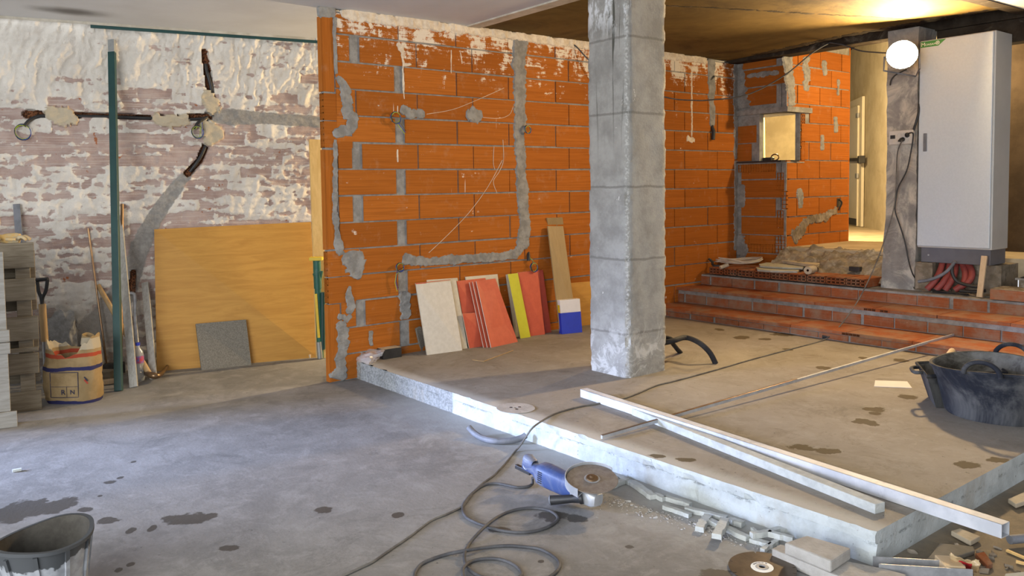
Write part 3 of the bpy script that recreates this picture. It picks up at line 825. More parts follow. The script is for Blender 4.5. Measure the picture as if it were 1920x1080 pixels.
# ragged seam bands across the stained ceiling
smear(mb, [(4.6, 4.15), (5.4, 3.85), (6.3, 3.55), (7.3, 3.2)], [.02, .035, .03, .02], lambda u, v, d: V((u, v, ZC+.003-d*.5)), mi=3, amp=.8, seed=60)
smear(mb, [(7.40, 2.7), (7.44, 3.3), (7.48, 4.0), (7.72, 5.0)], [.10, .14, .12, .16], lambda u, v, d: V((u, v, ZC+.003-d*.5)), mi=3, amp=.5, seed=61)
struct(mb.build('ceiling', [M_CEIL, M_EDGE, M_BROWNCEIL, M_STAIN_VOID]))
mb = MB()   # beam over the corridor mouth, painted near-black as the unlit void above the ceiling
mb.box(7.80, 8.0, 2.0, 5.45, 2.79, 3.6, 0); mb.box(7.84, 8.0, 1.6, 3.28, 2.60, 2.79, 0); mb.box(7.2, 14, -1.0, 5.85, 3.6, 3.64, 0); mb.box(7.98, 14, 5.45, 8.5, 3.6, 3.64, 0)  # lower panel above the cabinet added to keep that gap dark
mb.box(7.2, 7.24, -1, 5.45, 2.86, 3.6, 0)
struct(mb.build('trim_2', M_STAIN_VOID))
mb = MB()   # metal edge where the plasterboard stops short, and a bar for the gap's shade
for x0, x1 in ((-.5, 3.3),):
    a, b = V((*lw(x0, .135), ZC-.004)), V((*lw(x1, .135), ZC-.004))
    mb.beam(a, b, (0, 0, 1), .032, .006)
a, b = WP+WD*.65+WN*.030, WP+WD*2.6+WN*.030; a.z = b.z = 2.806; mb.beam(a, b, (0, 0, 1), .024, .02, mi=1)  # dark bar painted in for the shaded gap above the plaster
struct(mb.build('trim_3', [M_EDGE, M_DGREEN]))

# column ----------------------------------------------------------------------
cx0, cx1, cy0, cy1 = 4.165, 4.585, 3.665, 4.035
mb = MB(); chip = mb.bm.verts.layers.float.new('chip')
NH, NS = 150, 14
per = []
for i in range(NS): per.append((cx0, cy1+(cy0-cy1)*i/NS, min(i, NS-i)/NS))
for i in range(NS): per.append((cx0+(cx1-cx0)*i/NS, cy0, min(i, NS-i)/NS))
for i in range(NS): per.append((cx1, cy0+(cy1-cy0)*i/NS, min(i, NS-i)/NS))
for i in range(NS): per.append((cx1+(cx0-cx1)*i/NS, cy1, min(i, NS-i)/NS))
ccx, ccy = (cx0+cx1)/2, (cy0+cy1)/2; rings = []
for j in range(NH+1):
    z = ZS-.02+(ZC-ZS+.03)*j/NH; ring = []
    for (x, y, e) in per:
        edge = max(0, 1-e*13)
        d = .003*nz((x*6, y*6, z*3))+edge*(-.010-.020*max(0, nz((x*3, y*3, z*13))+.1))
        v = mb.bm.verts.new((x+(x-ccx)*d/.2, y+(y-ccy)*d/.2, z)); v[chip] = edge
        ring.append(v)
    rings.append(ring)
n = len(per)
for A, B in zip(rings, rings[1:]):
    for k in range(n): mb.bm.faces.new((A[k], A[(k+1) % n], B[(k+1) % n], B[k]))
struct(mb.build('column', M_COL, org=(cx0+.02, cy0, 0), smooth=45))

# stairs ----------------------------------------------------------------------
mb = MB()
SY0, SY1 = 1.15, YW
XS = [6.5, 6.92, 7.31]; ZT = [ZS, .222, .378, .492]
mb.box(6.5, 8.2, SY0, SY1, 0, ZT[1]-.012); mb.box(6.92, 8.2, SY0, SY1, .1, ZT[2]-.012); mb.box(7.31, 8.2, SY0, SY1, .2, ZT[3]-.008)
def bricks_y(x, z0, z1, y0, y1, L, jit=0, j=.006):
    out = []; u = rnd(0, .1)
    y = 0; 
    u0 = -rnd(.0, L*.8)
    while u0 < (y1-y0):
        a, b = max(0, u0), min(y1-y0, u0+L-.012)
        if b-a > .03: out.append((a, b, z0, z1, 1))
        u0 += L+rnd(-.01, .02)
    courses(mb, (x, y1, 0), (0, -1, 0), (-1, 0, 0), out, proud=.008, back=.03)
bricks_y(6.5, ZS+.006, ZS+.052, SY0, SY1, .26)
bricks_y(6.92, ZT[1]+.004, ZT[1]+.088, SY0, SY1, .26)
bricks_y(7.31, ZT[2]+.004, ZT[2]+.088, SY0, SY1, .26)
# tread slabs of thin brick with a nosing
for x, z, x1 in ((6.47, ZT[1], 6.93), (6.89, ZT[2], 7.32)):
    y = SY1
    while y > SY0:
        y2 = max(SY0, y-rnd(.48, .52)); dz = rnd(-.004, .004)
        mb.box(x+rnd(-.006, .006), x1, y2+.003, y-.003, z-.026, z+dz*.3, 1, rnd(.3, .7)); y = y2
# hollow blocks laid along the landing
y = 5.30; hy1 = 3.585
wds = [.185, .165, .19, .19, .19, .19, .19, .19, .19]
for i, wv in enumerate(wds):
    if y-wv < hy1-.03: break
    hollow_end(mb, (7.315, y-.006, .500), (0, -1, 0), (0, 0, 1), (-1, 0, 0), wv-.014, .066, 4, 2, 1, 2, .008, .05)
    mb.box(7.318, 7.80, y-wv+.008, y-.006, .560, .568, 1, rnd(.4, .7)); mb.box(7.366, 7.80, y-wv+.008, y-.006, .49, .560, 1, .5)
    y -= wv
LASTY = y
# the higher flight at the right
mb.box(7.29, 7.56, SY0, 2.62, .492, .574, 1, .75); mb.box(7.29, 7.56, SY0, 2.62, .574, .578, 3)
mb.box(7.52, 7.95, SY0, 2.50, .49, .655, 3); mb.box(7.50, 7.95, SY0, 2.52, .640, .655, 0)
mb.box(7.78, 8.2, SY0, 2.42, .49, .735, 3)
for u0, u1, v0, v1, n_, xx, zz in ((1578, 1612, 621, 625, 5, 6.462, ZT[1]), (1619, 1665, 577, 583, 6, 6.882, ZT[2])):
    ya_, yb_ = PX(u0, v0, xx).y, PX(u1, v1, xx).y
    for k in range(n_):
        if n_ == 6 and k == 3: continue
        y_ = ya_+(yb_-ya_)*(k+.5)/n_; w2 = abs(yb_-ya_)/n_*.36
        mb.box(xx-.004, xx+.004, y_-w2, y_+w2, zz-.022, zz-.006, 2)
struct(mb.build('stairs', [M_MORTAR, M_STEPBRICK, M_HOLE, M_RUBBLE]))

# rubble bank between landing and corridor floor
mb = MB()
nu, nv = 130, 40; g = []
for i in range(nu+1):
    y = 5.36-(5.36-2.60)*i/nu; row = []
    for j in range(nv+1):
        t = j/nv; x = 7.56+.48*t
        if y < 3.3: x = 7.45+.3*t
        h = .49+(.775-.49)*(t**.8 if y > 3.55 else .0*t+.15*max(0, 1-abs(y-3.5)*3)*t)
        h += (.045*nz((x*7, y*7, 1), 1, 4)+.03*abs(nz((x*16, y*16, 4), 1, 2)))*(t < .98)
        if y > 4.83: h = .49+.02*nz((x*7, y*7, 1))
        row.append(mb.bm.verts.new((x, y, max(.47, h))))
    g.append(row)
for A, B in zip(g, g[1:]):
    for k in range(nv): mb.bm.faces.new((A[k], A[k+1], B[k+1], B[k]))
tag(stuff(mb.build('rubble_bank', M_RUBBLE, smooth=60)), 'bank of broken plaster and mortar rubble below the corridor mouth', 'rubble')

# corridor, pillar and the walls behind the cabinet
mb = MB(); mb.box(7.98, 13.5, 1.0, 7.5, .60, .77); struct(mb.build('floor_corridor', mat('corridor_floor', (.55, .46, .32), (.44, .36, .24), 4, .9, bump=.3)))
mb = MB()
dz_ = ((1660, 436), (1620, 428))
A, B = G(1700, 442, .77), G(1597, 421, .77)
dd = (B-A).normalized(); A2 = A-dd*1.6; B2 = B+dd*1.5
nn = V((-dd.y, dd.x, 0));
if nn.dot(A) > 0: nn = -nn
mb.prism([A2, B2, B2-nn*.1, A2-nn*.1], (0, 0, 2.9))
struct(mb.build('wall_corridor', M_BEIGE))
mb = MB(); mb.box(10.6, 10.68, 5.95, 8.3, .77, 3.6); struct(mb.build('wall_hatch', mat('dim_render', (.27, .225, .13), (.21, .17, .095), 3, .9, bump=.3)))
mb = MB(); mb.box(13.5, 13.6, -1, 8.5, .6, 3.6); mb.box(8, 13.6, 8.3, 8.4, .6, 3.6); mb.box(8.8, 13.6, -1, -.9, .6, 3.6); struct(mb.build('wall_far', M_BEIGE))
mb = MB(); mb.box(8.75, 8.85, .8, 3.35, .77, 3.6); struct(mb.build('wall_cabinet', M_BROWNW))
# pillar, slightly ragged
mb = MB()
rings = []
for j in range(61):
    z = .44+(2.80-.44)*j/60; ring = []
    wl = 3.545+.035*max(0, (1.2-z)/.8)
    for (x, y) in ((7.5, wl), (7.5, (wl+3.285)/2), (7.5, 3.285), (7.85, 3.285), (7.85, wl)):
        ring.append(mb.bm.verts.new((x+.006*nz((x*5, y*9, z*7)), y+.008*nz((y*5, x, z*8)), z)))
    rings.append(ring)
for a_, b_ in zip(rings, rings[1:]):
    for k in range(5): mb.bm.faces.new((a_[k], a_[(k+1) % 5], b_[(k+1) % 5], b_[k]))
struct(mb.build('pillar', M_PILLAR, smooth=40))
mb = MB(); mb.box(7.62, 7.98, 2.66, 3.27, .45, .735); mb.box(7.47, 7.62, 3.13, 3.27, .45, .74); struct(mb.build('cabinet_footing', M_RUBBLE))

# corridor door
dt = thing('door_1', 'x', 'door', A+dd*0); del dt['label']; del dt['category']; struct(dt)
def wallpt(u, v, off=0): return hit(u, v, A+nn*off, nn)
d0, d1 = wallpt(1622, 300), wallpt(1575, 300)
d0.z = d1.z = .775; zt = wallpt(1620, 181).z
mb = MB(); mb.prism([d0+nn*.01, d1+nn*.01, d1+nn*.05, d0+nn*.05], (0, 0, zt-.78)); mb.build('door_frame', M_DOOR, dt, bevel=.004)
mb = MB(); e0 = d0+dd*.16; mb.prism([e0+nn*.05, d1+nn*.05, d1+nn*.075, e0+nn*.075], (0, 0, zt-.90)); lf = mb.build('door_leaf', M_DOOR, dt, bevel=.004)
for hz in (zt-.28, zt-1.0-.2):
    mb = MB(); c = e0+nn*.08; c.z = hz; mb.obox(c, (dd, nn, (0, 0, 1)), (.06, .012, .035)); mb.build('hinge', M_STEEL, dt)
mb = MB(); c0, c1 = wallpt(1613, 299, .11), wallpt(1580, 300, .11); mb.beam(c0, c1, (0, 0, 1), .05, .035); mb.obox(c0-nn*.015, (dd, nn, (0, 0, 1)), (.05, .045, .055)); mb.build('push_bar', M_BLACK, dt, bevel=.006)
mb = MB(); c = (e0+d1)/2+nn*.08; c.z = .84; mb.obox(c, (dd, nn, (0, 0, 1)), ((d1-e0).length/2, .004, .05)); mb.build('kick_vent', M_BLACK, dt)

# ================================================================== THINGS
def one(mb, name, mats, label, cat, group=None, **k):
    k.setdefault('org', 'base'); return tag(mb.build(name, mats, **k), label, cat, group)

# ---- left wall: conduits and wire coils
def conduit(px, r, label, off=.004):
    mb = MB(); mb.tube([LW(u, v, o) for u, v, o in px], r, 10, smooth_pts=6)
    return one(mb, 'conduit', M_BLACK, label, 'conduit', smooth=60)
conduit([(46, 236, .05), (55, 226, .035), (70, 219, .015), (95, 217, .0), (150, 218, -.005), (205, 219, .0), (290, 222, .0), (345, 224, -.002)], .014,
        'long black conduit running level in the chased groove of the old brick wall')
conduit([(350, 224, -.004), (380, 222, .0), (388, 220, .02), (376, 226, .04), (368, 234, .05), (365, 242, .055)], .012, 'short curved black conduit end at the right of the level groove')
conduit([(385, 120, -.01), (388, 135, .0), (393, 152, .004), (397, 170, .0), (399, 184, -.01)], .016, 'upright black conduit in the short groove near the ceiling')
conduit([(386, 272, -.012), (378, 290, .0), (368, 306, .0), (356, 322, -.012)], .015, 'slanting black conduit above the diagonal strip of grey mortar')

def coil(c, ux, uy, nrm, r, label, tail=None, group=None, entry=None):
    """loop of three thin wires hanging out of the wall"""
    c, ux, uy, nrm = V(c), V(ux), V(uy), V(nrm)
    t = thing('wire_coil', label, 'wire', c-nrm*.01, group)
    for k, m in enumerate((M_WIREY, M_WIREB, M_WIREK)):
        pts = []
        for i in range(40):
            a = PI/2+i/39*2*PI*(1.55+.1*k); rr = r*(1+.05*math.sin(a*2.3+k)+.05*(k-1))
            pts.append(c+ux*math.cos(a)*rr*.95+uy*math.sin(a)*rr+nrm*(.012+.006*math.sin(a+k*2)+.002*i/6))
        if entry is not None: pts = [V(entry), (V(entry)+pts[0])/2+nrm*.015]+pts
        if tail:
            e = pts[-1]
            for j, (du, dv) in enumerate(tail): pts.append(c+ux*(du+.006*k)*1+uy*(dv+.012*k)+nrm*(.02-.004*j))
        mb = MB(); mb.tube(pts, .0026, 5); mb.build('wire', m, t, smooth=60)
    return t
coil(LW(43, 248, .03), WD, (0, 0, 1), WN, .058, 'wire loop hanging from the far left end of the wall groove', entry=LW(46, 237, .05))
coil(LW(370, 248, .04), WD, (0, 0, 1), WN, .05, 'wire loop hanging where the wall grooves meet on the old brick', entry=LW(365, 243, .055), tail=[(.03, .06), (.05, .10)])
wN = V((0, -1, 0)); wX = V((1, 0, 0))
coil(PY(740, 221, YW-.02), wX, (0, 0, 1), wN, .045, 'wire loop on the brick partition, upper left one', tail=[(.02, -.06), (.06, -.10), (.085, -.125)])
coil(PY(987, 243, YW-.02), wX, (0, 0, 1), wN, .035, 'wire loop low on the tall strip of grey mortar')
coil(PY(748, 501, YW-.02), wX, (0, 0, 1), wN, .034, 'wire loop with a dangling tail at the left end of the level mortar strip', tail=[(-.04, -.05), (-.05, -.12), (-.03, -.19)])
coil(PY(999, 501, YW-.03), wX, (0, 0, 1), wN, .040, 'wire loop above the red boards', entry=PY(990, 480, YW-.02))
mb = MB(); mb.tube([PY(990, 473, YW+.01), PY(991, 480, YW-.02), PY(991, 489, YW-.025)], .016, 10)
one(mb, 'conduit', M_BLACK, 'stub of black conduit poking from the bricks above the red boards', 'conduit', smooth=60)
mb = MB(); mb.tube([PY(1331, 150, YW-.004), PY(1339, 143, YW-.02)], .012, 8)
one(mb, 'conduit', M_BLACK, 'tiny black cable end high on the narrow mortar strip right of the column', 'conduit', smooth=60)
mb = MB(); mb.tube([PY(1334, 236, YW-.002), PY(1338, 246, YW-.03), PY(1337, 262, YW-.03)], .02, 8)
one(mb, 'conduit', M_BLACK, 'black cable stub under the narrow mortar strip right of the column', 'conduit', smooth=60)

# ---- cables strung under the ceiling
def cable(pts, r, name, m, label, cat='cable', sm=6, n=8):
    mb = MB(); mb.tube(pts, r, n, smooth_pts=sm); return one(mb, name, m, label, cat, smooth=60)
A0 = PY(1068, 82, YW); Bc = V((7.72, 4.25, 0)); A0b = (A0.x, A0.y)
pts = [PY(1067, 82, YW+.01)]+[on_line(u, v, A0b, Bc) for u, v in ((1080, 87), (1113, 120), (1180, 162), (1256, 184), (1300, 188), (1330, 187.5), (1400, 178), (1470, 142), (1522, 100), (1556, 80))]
cable(pts, .0065, 'strung_cable', M_CORD, 'dark cable sagging from the partition past the column to the corridor ceiling')
Lq = (LAMP.x-.0, LAMP.y)
cable([on_line(u, v, Bc, Lq) for u, v in ((1556, 80), (1580, 84), (1612, 95), (1640, 98), (1668, 99))]+[LAMP+V((.0, .05, .05))], .006, 'lamp_cord', M_CORD, 'dark cord running from the ceiling edge to the glowing floodlight')
# ---- bulb
t = thing('floodlight', 'glowing work floodlight fixed in front of the patchy grey pillar', 'lamp', LAMP)
ln_ = V((-.86, -.42, -.04)).normalized(); lx = V((0, 0, 1)).cross(ln_).normalized(); ly = ln_.cross(lx)
mb = MB(); mb.lathe([(.001, .012), (.06, .009), (.105, .0), (.112, -.006), (.001, -.007)], LAMP, ln_, 32); mb.build('lit_glass', M_BULB, t, smooth=40)
mb = MB(); mb.lathe([(.118, .004), (.124, .004), (.124, -.012), (.085, -.075), (.045, -.10), (.001, -.102), (.001, -.095), (.04, -.093), (.08, -.07), (.116, -.012), (.118, .004)], LAMP, ln_, 32); mb.build('housing', M_BLACK, t, smooth=35)
mb = MB(); mb.tube([LAMP-lx*.13-ln_*.04, LAMP-lx*.135-ln_*.04-ly*.12, V((7.5, LAMP.y+.02, LAMP.z-.16)), LAMP+lx*.135-ln_*.04-ly*.12, LAMP+lx*.13-ln_*.04], .008, 6); mb.build('bracket', M_GREYPL, t, smooth=40)

# ---- cabinet
CX0, CX1, CYL, CYR, CZ0, CZ1 = 7.478, 7.83, 3.27, 2.69, .872, 2.668
t = thing('electrical_cabinet', 'tall white metal electrical cabinet standing above the stairs', 'cabinet', (7.65, 2.98, .74))
mb = MB(); mb.box(CX0+.022, CX1, CYR, CYL, CZ0-.002, CZ1); mb.build('body', M_CABS, t, bevel=.006)
mb = MB(); mb.box(CX0, CX0+.020, CYR+.012, CYL-.006, CZ0+.012, CZ1-.008); dr = mb.build('door', M_CAB, t, bevel=.006)
hz0, hz1 = PX(1735, 284, CX0).z, PX(1735, 250, CX0).z; hy = PX(1735, 267, CX0).y
mb = MB(); mb.box(CX0-.012, CX0, hy-.014, hy+.014, hz0, hz1); mb.build('handle', M_GREYPL, dr, bevel=.004)
mb = MB(); l0 = PX(1727, 80, CX0).y; zt_, zb_ = CZ1-.012, CZ1-.062
mb.prism([(CX0-.0015, CYL-.012, zb_), (CX0-.0015, CYL-.012, zt_), (CX0-.0015, CYL-.215, zt_), (CX0-.0015, CYL-.155, zb_)], (.0014, 0, 0)); lg_ = mb.build('name_label', M_LOGO, dr)
mb = MB(); mb.text('M', .045, (CX0-.002, CYL-.016, zb_+.010), (0, -1, 0), (0, 0, 1)); mb.text('ONSAM', .025, (CX0-.002, CYL-.050, zb_+.012), (0, -1, 0), (0, 0, 1))
mb.lathe([(.016, 0), (.016, .0008), (.012, .0008), (.012, 0)], (CX0-.0022, CYL-.150, zb_+.026), (-1, 0, 0), 20)
for k in range(3):
    a = k*PI/3; mb.beam((CX0-.0026, CYL-.150-.012*math.cos(a), zb_+.026-.012*math.sin(a)), (CX0-.0026, CYL-.150+.012*math.cos(a), zb_+.026+.012*math.sin(a)), (1, 0, 0), .0008, .003)
mb.build('lettering', M_LOGOW, lg_)
mb = MB(); mb.box(CX0+.03, CX1-.01, CYR+.012, CYL-.03, .742, CZ0); pl = mb.build('plinth', M_PLINTH, t, bevel=.003)
mb = MB(); mb.lathe([(.001, .0), (.008, .0), (.007, .004), (.001, .005)], (CX0+.03, CYL-.09, .805), (-1, 0, 0), 12); mb.build('screw', M_STEEL, pl)
# conduits below the cabinet
k = 0
for (m, nm, pts) in (
    (M_REDCON, 'red conduit at the left below the cabinet', [(1738, 545), (1752, 528), (1762, 510), (1768, 490)]),
    (M_REDCON, 'red conduit second from the left below the cabinet', [(1755, 545), (1768, 530), (1778, 512), (1782, 490)]),
    (M_REDCON, 'dusty red conduit in the middle of the bundle below the cabinet', [(1772, 546), (1783, 528), (1790, 510), (1792, 490)]),
    (M_REDCON, 'red conduit bulging at the right of the bundle below the cabinet', [(1790, 544), (1806, 532), (1810, 512), (1802, 490)]),
    (M_REDCON, 'red conduit furthest right of the bundle below the cabinet', [(1798, 540), (1818, 526), (1822, 508), (1812, 490)]),
    (M_GREYPL, 'grey conduit curving left below the cabinet', [(1722, 528), (1745, 524), (1768, 514), (1782, 502), (1790, 490)]),
    (M_BLACK, 'black conduit looping right below the cabinet', [(1788, 492), (1785, 510), (1795, 528), (1820, 536), (1838, 538)]),
    (M_BLACK, 'black conduit lying along the landing below the cabinet', [(1800, 545), (1825, 547), (1848, 545)])):
    n = len(pts)
    P = [PX(u, v, 7.43+.13*(i/(n-1))**1.5+.012*k) for i, (u, v) in enumerate(pts)]
    if m is not M_REDCON: P = [PX(u, v, 7.40+.004*k) for (u, v) in pts]
    for p in P: p.z = max(p.z, .512)
    cable(P, .026 if m is M_REDCON else .014, 'floor_conduit', m, nm, 'conduit'); k += 1
# stake
mb = MB(); a, b = G(1836, 543, .492), PX(1845, 480, 7.44); a.x = 7.40; b.x = 7.44
mb.beam(V((7.36, PX(1839, 540, 7.38).y, .492)), V((7.44, PX(1846, 480, 7.44).y, PX(1846, 480, 7.44).z)), (0, 1, 0), .042, .022); one(mb, 'wooden_stake', M_STAKE, 'pale wooden stake propped in front of the cabinet plinth', 'stake', bevel=.002)

# ---- socket box on the pillar
sx = 7.492
ya, yb = PX(1671, 258, sx).y, PX(1716, 258, sx).y; za, zb = PX(1690, 271, sx).z, PX(1690, 245, sx).z
t = thing('socket_box', 'dusty white socket box fixed on the patchy pillar beside the cabinet', 'socket', (7.5, (ya+yb)/2, za))
mb = MB(); mb.box(sx-.045, sx, yb, ya, za, zb); mb.build('housing', M_SOCK, t, bevel=.005)
for i, (u, v) in enumerate(((1686, 253), (1697, 251.5), (1685, 263), (1699, 262))):
    p = PX(u, v, sx-.046); mb = MB(); mb.lathe([(.020, 0), (.020, .004), (.015, .004), (.015, -.003), (.001, -.003)], p, (-1, 0, 0), 18); mb.build('outlet', M_SOCK, t, smooth=40)
p = PX(1674, 257, sx-.046); mb = MB(); mb.obox(p, ((1, 0, 0), (0, 1, 0), (0, 0, 1)), (.004, .02, .016)); mb.build('breaker_switch', M_BLACK, t)
def plug(u, v, label, m):
    p = PX(u, v, sx-.05); mb = MB(); mb.lathe([(.019, 0), (.019, .02), (.010, .045), (.006, .06), (.001, .06)], p, (-1, .1, -.25), 16)
    return p
PXs = 7.44
tt = thing('extension_lead', 'dusty thin lead hanging from the pillar socket and crossing the platform to the foreground floor', 'cable', PX(1694, 261, sx-.05))
mb = MB(); mb.lathe([(.019, 0), (.019, .025), (.010, .05), (.006, .062), (.001, .062)], PX(1693, 261, sx-.05), (-1, .2, -.3), 16); mb.build('plug', M_BLACK, tt, smooth=40)
r_ = .0052
seq = [PX(1691, 264, sx-.10), PX(1683, 285, PXs), PX(1681, 320, PXs), PX(1680, 352, PXs), PX(1676, 390, PXs), PX(1662, 440, 7.36), PX(1640, 500, 7.2), PX(1612, 558, 7.0), PX(1580, 605, 6.72)]
seq += [PX(1556, 630, 6.50)]+[G(u, v, ZS+r_) for u, v in ((1540, 639), (1500, 650), (1420, 671), (1340, 694), (1300, 705), (1262, 715), (1230, 723), (1195, 738), (1160, 750), (1125, 756), (1080, 764), (1040, 776))]
seq += [G(1012, 792, ZS+.012), G(998, 803, .14), V(G(989, 815, .10)), G(975, 836, .03)]
seq += [G(u, v, r_) for u, v in ((966, 846), (950, 866), (935, 882), (925, 892), (905, 906), (890, 920), (877, 938), (866, 950), (840, 963), (807, 977), (770, 1005), (730, 1032), (700, 1053), (680, 1063), (640, 1081), (560, 1115))]
mb = MB(); mb.tube(seq, r_, 7, smooth_pts=5); mb.build('cord', M_CORDG, tt, smooth=60)
tt = thing('power_lead', 'black lead hanging down the pillar from the right-hand socket to the landing', 'cable', PX(1700, 253, sx-.05))
mb = MB(); mb.lathe([(.019, 0), (.019, .025), (.010, .05), (.001, .055)], PX(1701, 254, sx-.05), (-1, -.4, .3), 16); mb.build('plug', M_BLACK, tt, smooth=40)
seq = [PX(1704, 250, sx-.09), PX(1711, 249, sx-.10), PX(1712, 258, 7.42), PX(1708, 285, 7.43), PX(1700, 320, 7.44), PX(1684, 352, 7.445), PX(1679, 380, 7.45), PX(1679, 398, 7.45), PX(1688, 425, 7.45), PX(1697, 455, 7.45), PX(1704, 490, 7.44), PX(1712, 515, 7.41)]
seq += [G(1722, 529, .53), G(1735, 540, .508), G(1760, 546, .506), G(1790, 549, .506), G(1815, 552, .506)]
mb = MB(); mb.tube(seq, .0058, 7, smooth_pts=6); mb.build('cord', M_BLACK, tt, smooth=60)
cable([PX(1723, 195, 7.485), PX(1722, 212, 7.47), PX(1718, 228, 7.465), PX(1713, 243, 7.47), PX(1712, 248, 7.475)], .010, 'feed_cable', M_BLACK, 'thick black cable entering the top of the socket box')
cable([PX(1700, 130, 7.49), PX(1680, 140, 7.49), PX(1671, 150, 7.48), PX(1669, 160, 7.49)], .006, 'feed_cable', M_BLACK, 'short black cable curling at the pillar edge below the floodlight')

# ---- landing: coil of cable, tiles, roll, scraps
zl = .568
t = thing('cable_coil', 'untidy coil of pale cable on the hollow bricks of the landing', 'cable', G(1385, 500, zl))
for k in range(9):
    pts = []
    c = G(1384+rnd(-4, 4), 493+rnd(-2, 2), zl+.01+.006*k)
    for i in range(18):
        a = 2*PI*i/18; rr = .23+rnd(-.012, .012); p = c+RD*math.cos(a)*rr+FD*math.sin(a)*(.11+.006*k)
        p.z = zl+.012+.0075*k+.025*abs(math.cos(a))*(.4+.1*k)+rnd(0, .006); p.x = max(p.x, 7.34); p.x = min(p.x, 7.93); p.y = min(p.y, YW-.03); pts.append(p)
    mb = MB(); mb.tube(pts, .006, 6, closed=True, smooth_pts=4); mb.build('loop', M_ROPE, t, smooth=60)
def slab_px(px, z, th, name, m, label, cat, bevel=.003, group=None):
    mb = MB(); mb.prism([G(u, v, z) for u, v in px], (0, 0, -th)); return one(mb, name, m, label, cat, group, bevel=bevel)
slab_px([(1465, 488), (1490, 480.5), (1549, 487), (1530, 497)], .645, .03, 'floor_tile', M_TILE, 'square dusty tile lying highest on the landing pile', 'tile')
slab_px([(1470, 492), (1492, 486), (1552, 491), (1535, 502)], .613, .044, 'rubble_block', M_RUBBLE, 'rough block under the highest tile on the landing', 'block')
slab_px([(1423, 495), (1437, 492), (1512, 494), (1505, 502), (1467, 501), (1425, 498)], .612, .018, 'floor_tile', M_TILEEDGE, 'pale cut tile lying second from the bottom of the landing pile', 'tile')
slab_px([(1418, 501), (1440, 498.5), (1505, 502), (1495, 508), (1445, 507), (1420, 505)], .590, .021, 'floor_tile', M_TILEEDGE, 'pale cut tile at the bottom of the landing pile', 'tile')
mb = MB(); c = PX(1516, 506, 7.36); ax = V((.95, .15, 0)).normalized()
mb.lathe([(.012, .0), (.038, 0), (.040, .01), (.040, .14), (.001, .14)], V((7.345, c.y, zl+.040)), ax, 20); mb.lathe([(.012, .0), (.012, .06), (.001, .06)], V((7.345, c.y, zl+.040)), ax, 14, mi=1)
one(mb, 'paper_roll', [M_TILE, M_HOLE], 'small tan roll lying beside the tiles on the landing', 'roll', smooth=40)
mb = MB(); c = PX(1357, 501, 7.30); mb.tube([c+V((.06, -.01, .022)), c+V((-.02, .03, -.006))], .021, 12); one(mb, 'pipe_offcut', M_TILE, 'short pale pipe stub resting on the front edge of the hollow bricks', 'pipe', smooth=40)
mb = MB(); c = G(1333, 494, zl+.03); c.x = min(c.x, 7.9)
mb.tube([c+V((0, .03, .05)), c+V((.02, 0, .02)), c+V((0, -.03, -.02)), c+V((.03, -.09, -.022))], .014, 6, smooth_pts=4); one(mb, 'cable_scrap', M_BLACK, 'scrap of black tape and cable at the left end of the landing', 'scrap', smooth=50)
mb = MB(); c = G(1600, 511, .60); mb.obox(V((7.68, PX(1600, 506, 7.64).y, .62)), ((0, 1, 0), (1, 0, 0), (0, 0, 1)), (.05, .03, .022)); one(mb, 'junction_box', M_BLACK, 'small black box set in the rubble below the corridor', 'box', bevel=.003)
mb = MB(); p0, p1 = G(1632, 525, .50), G(1660, 531, .50); p0.z = p1.z = .512; mb.tube([p0, (p0+p1)/2+V((.01, 0, .006)), p1], .01, 6); one(mb, 'cable_scrap', M_BLACK, 'short black cable end on the landing at the foot of the pillar', 'scrap')
mb = MB(); c = PX(1570, 379, 1); p = PY(1572, 379, YC); mb.box(p.x-.045, p.x+.035, YC-.012, YC+.02, p.z-.06, p.z+.045); mb.tube([(p.x-.02, YC-.02, p.z+.03), (p.x+.01, YC-.035, p.z-.01), (p.x-.03, YC-.02, p.z-.09)], .010, 6, smooth_pts=4)
one(mb, 'switch_recess', M_BLACK, 'dark box recess with cut cable in the brick wall beside the corridor', 'box')
# hatch contents
mb = MB(); a, b = PX(1372, 304, 7.94), PY(1490, 300, 4.78); zz = HZ0+.002
mb.prism([(7.90, 5.36, zz), (7.91, 4.83, zz), (8.15, 4.76, zz), (8.25, 5.10, zz)], (0, 0, .016)); one(mb, 'serving_board', M_BLACK, 'thin black board lying on the sill of the hatch', 'board')
for i, (u, nm, lab) in enumerate(((1412, 'tool_box', 'low black box at the left on the hatch sill'), (1440, 'tool_box', 'black box near the middle of the hatch sill'))):
    c = PX(u, 296, 8.03); mb = MB(); mb.box(8.0, 8.07, c.y-.055, c.y+.05, zz+.016, zz+.016+.028+.01*i); one(mb, nm, M_BLACK, lab, 'box', bevel=.004)
c = PX(1453, 295, 8.04); mb = MB()
for k in range(3): mb.tube([V((8.04, c.y, zz+.05))+V((.0, .045*math.cos(a), .034*math.sin(a)+.002*k)) for a in (2*PI*i/14 for i in range(14))], .006, 6, closed=True)
one(mb, 'small_coil', M_RUST, 'small brown cable coil standing on the hatch sill', 'coil', smooth=60)
mb = MB(); a = PX(1431, 300, 8.9); mb.beam(V((9.2, PX(1431, 300, 9.2).y, .775)), V((9.47, PX(1426, 225, 9.47).y, 2.6)), (0, 1, 0), .09, .02); one(mb, 'leaning_plank', M_PLANK, 'pale plank leaning behind the hatch opening', 'plank')

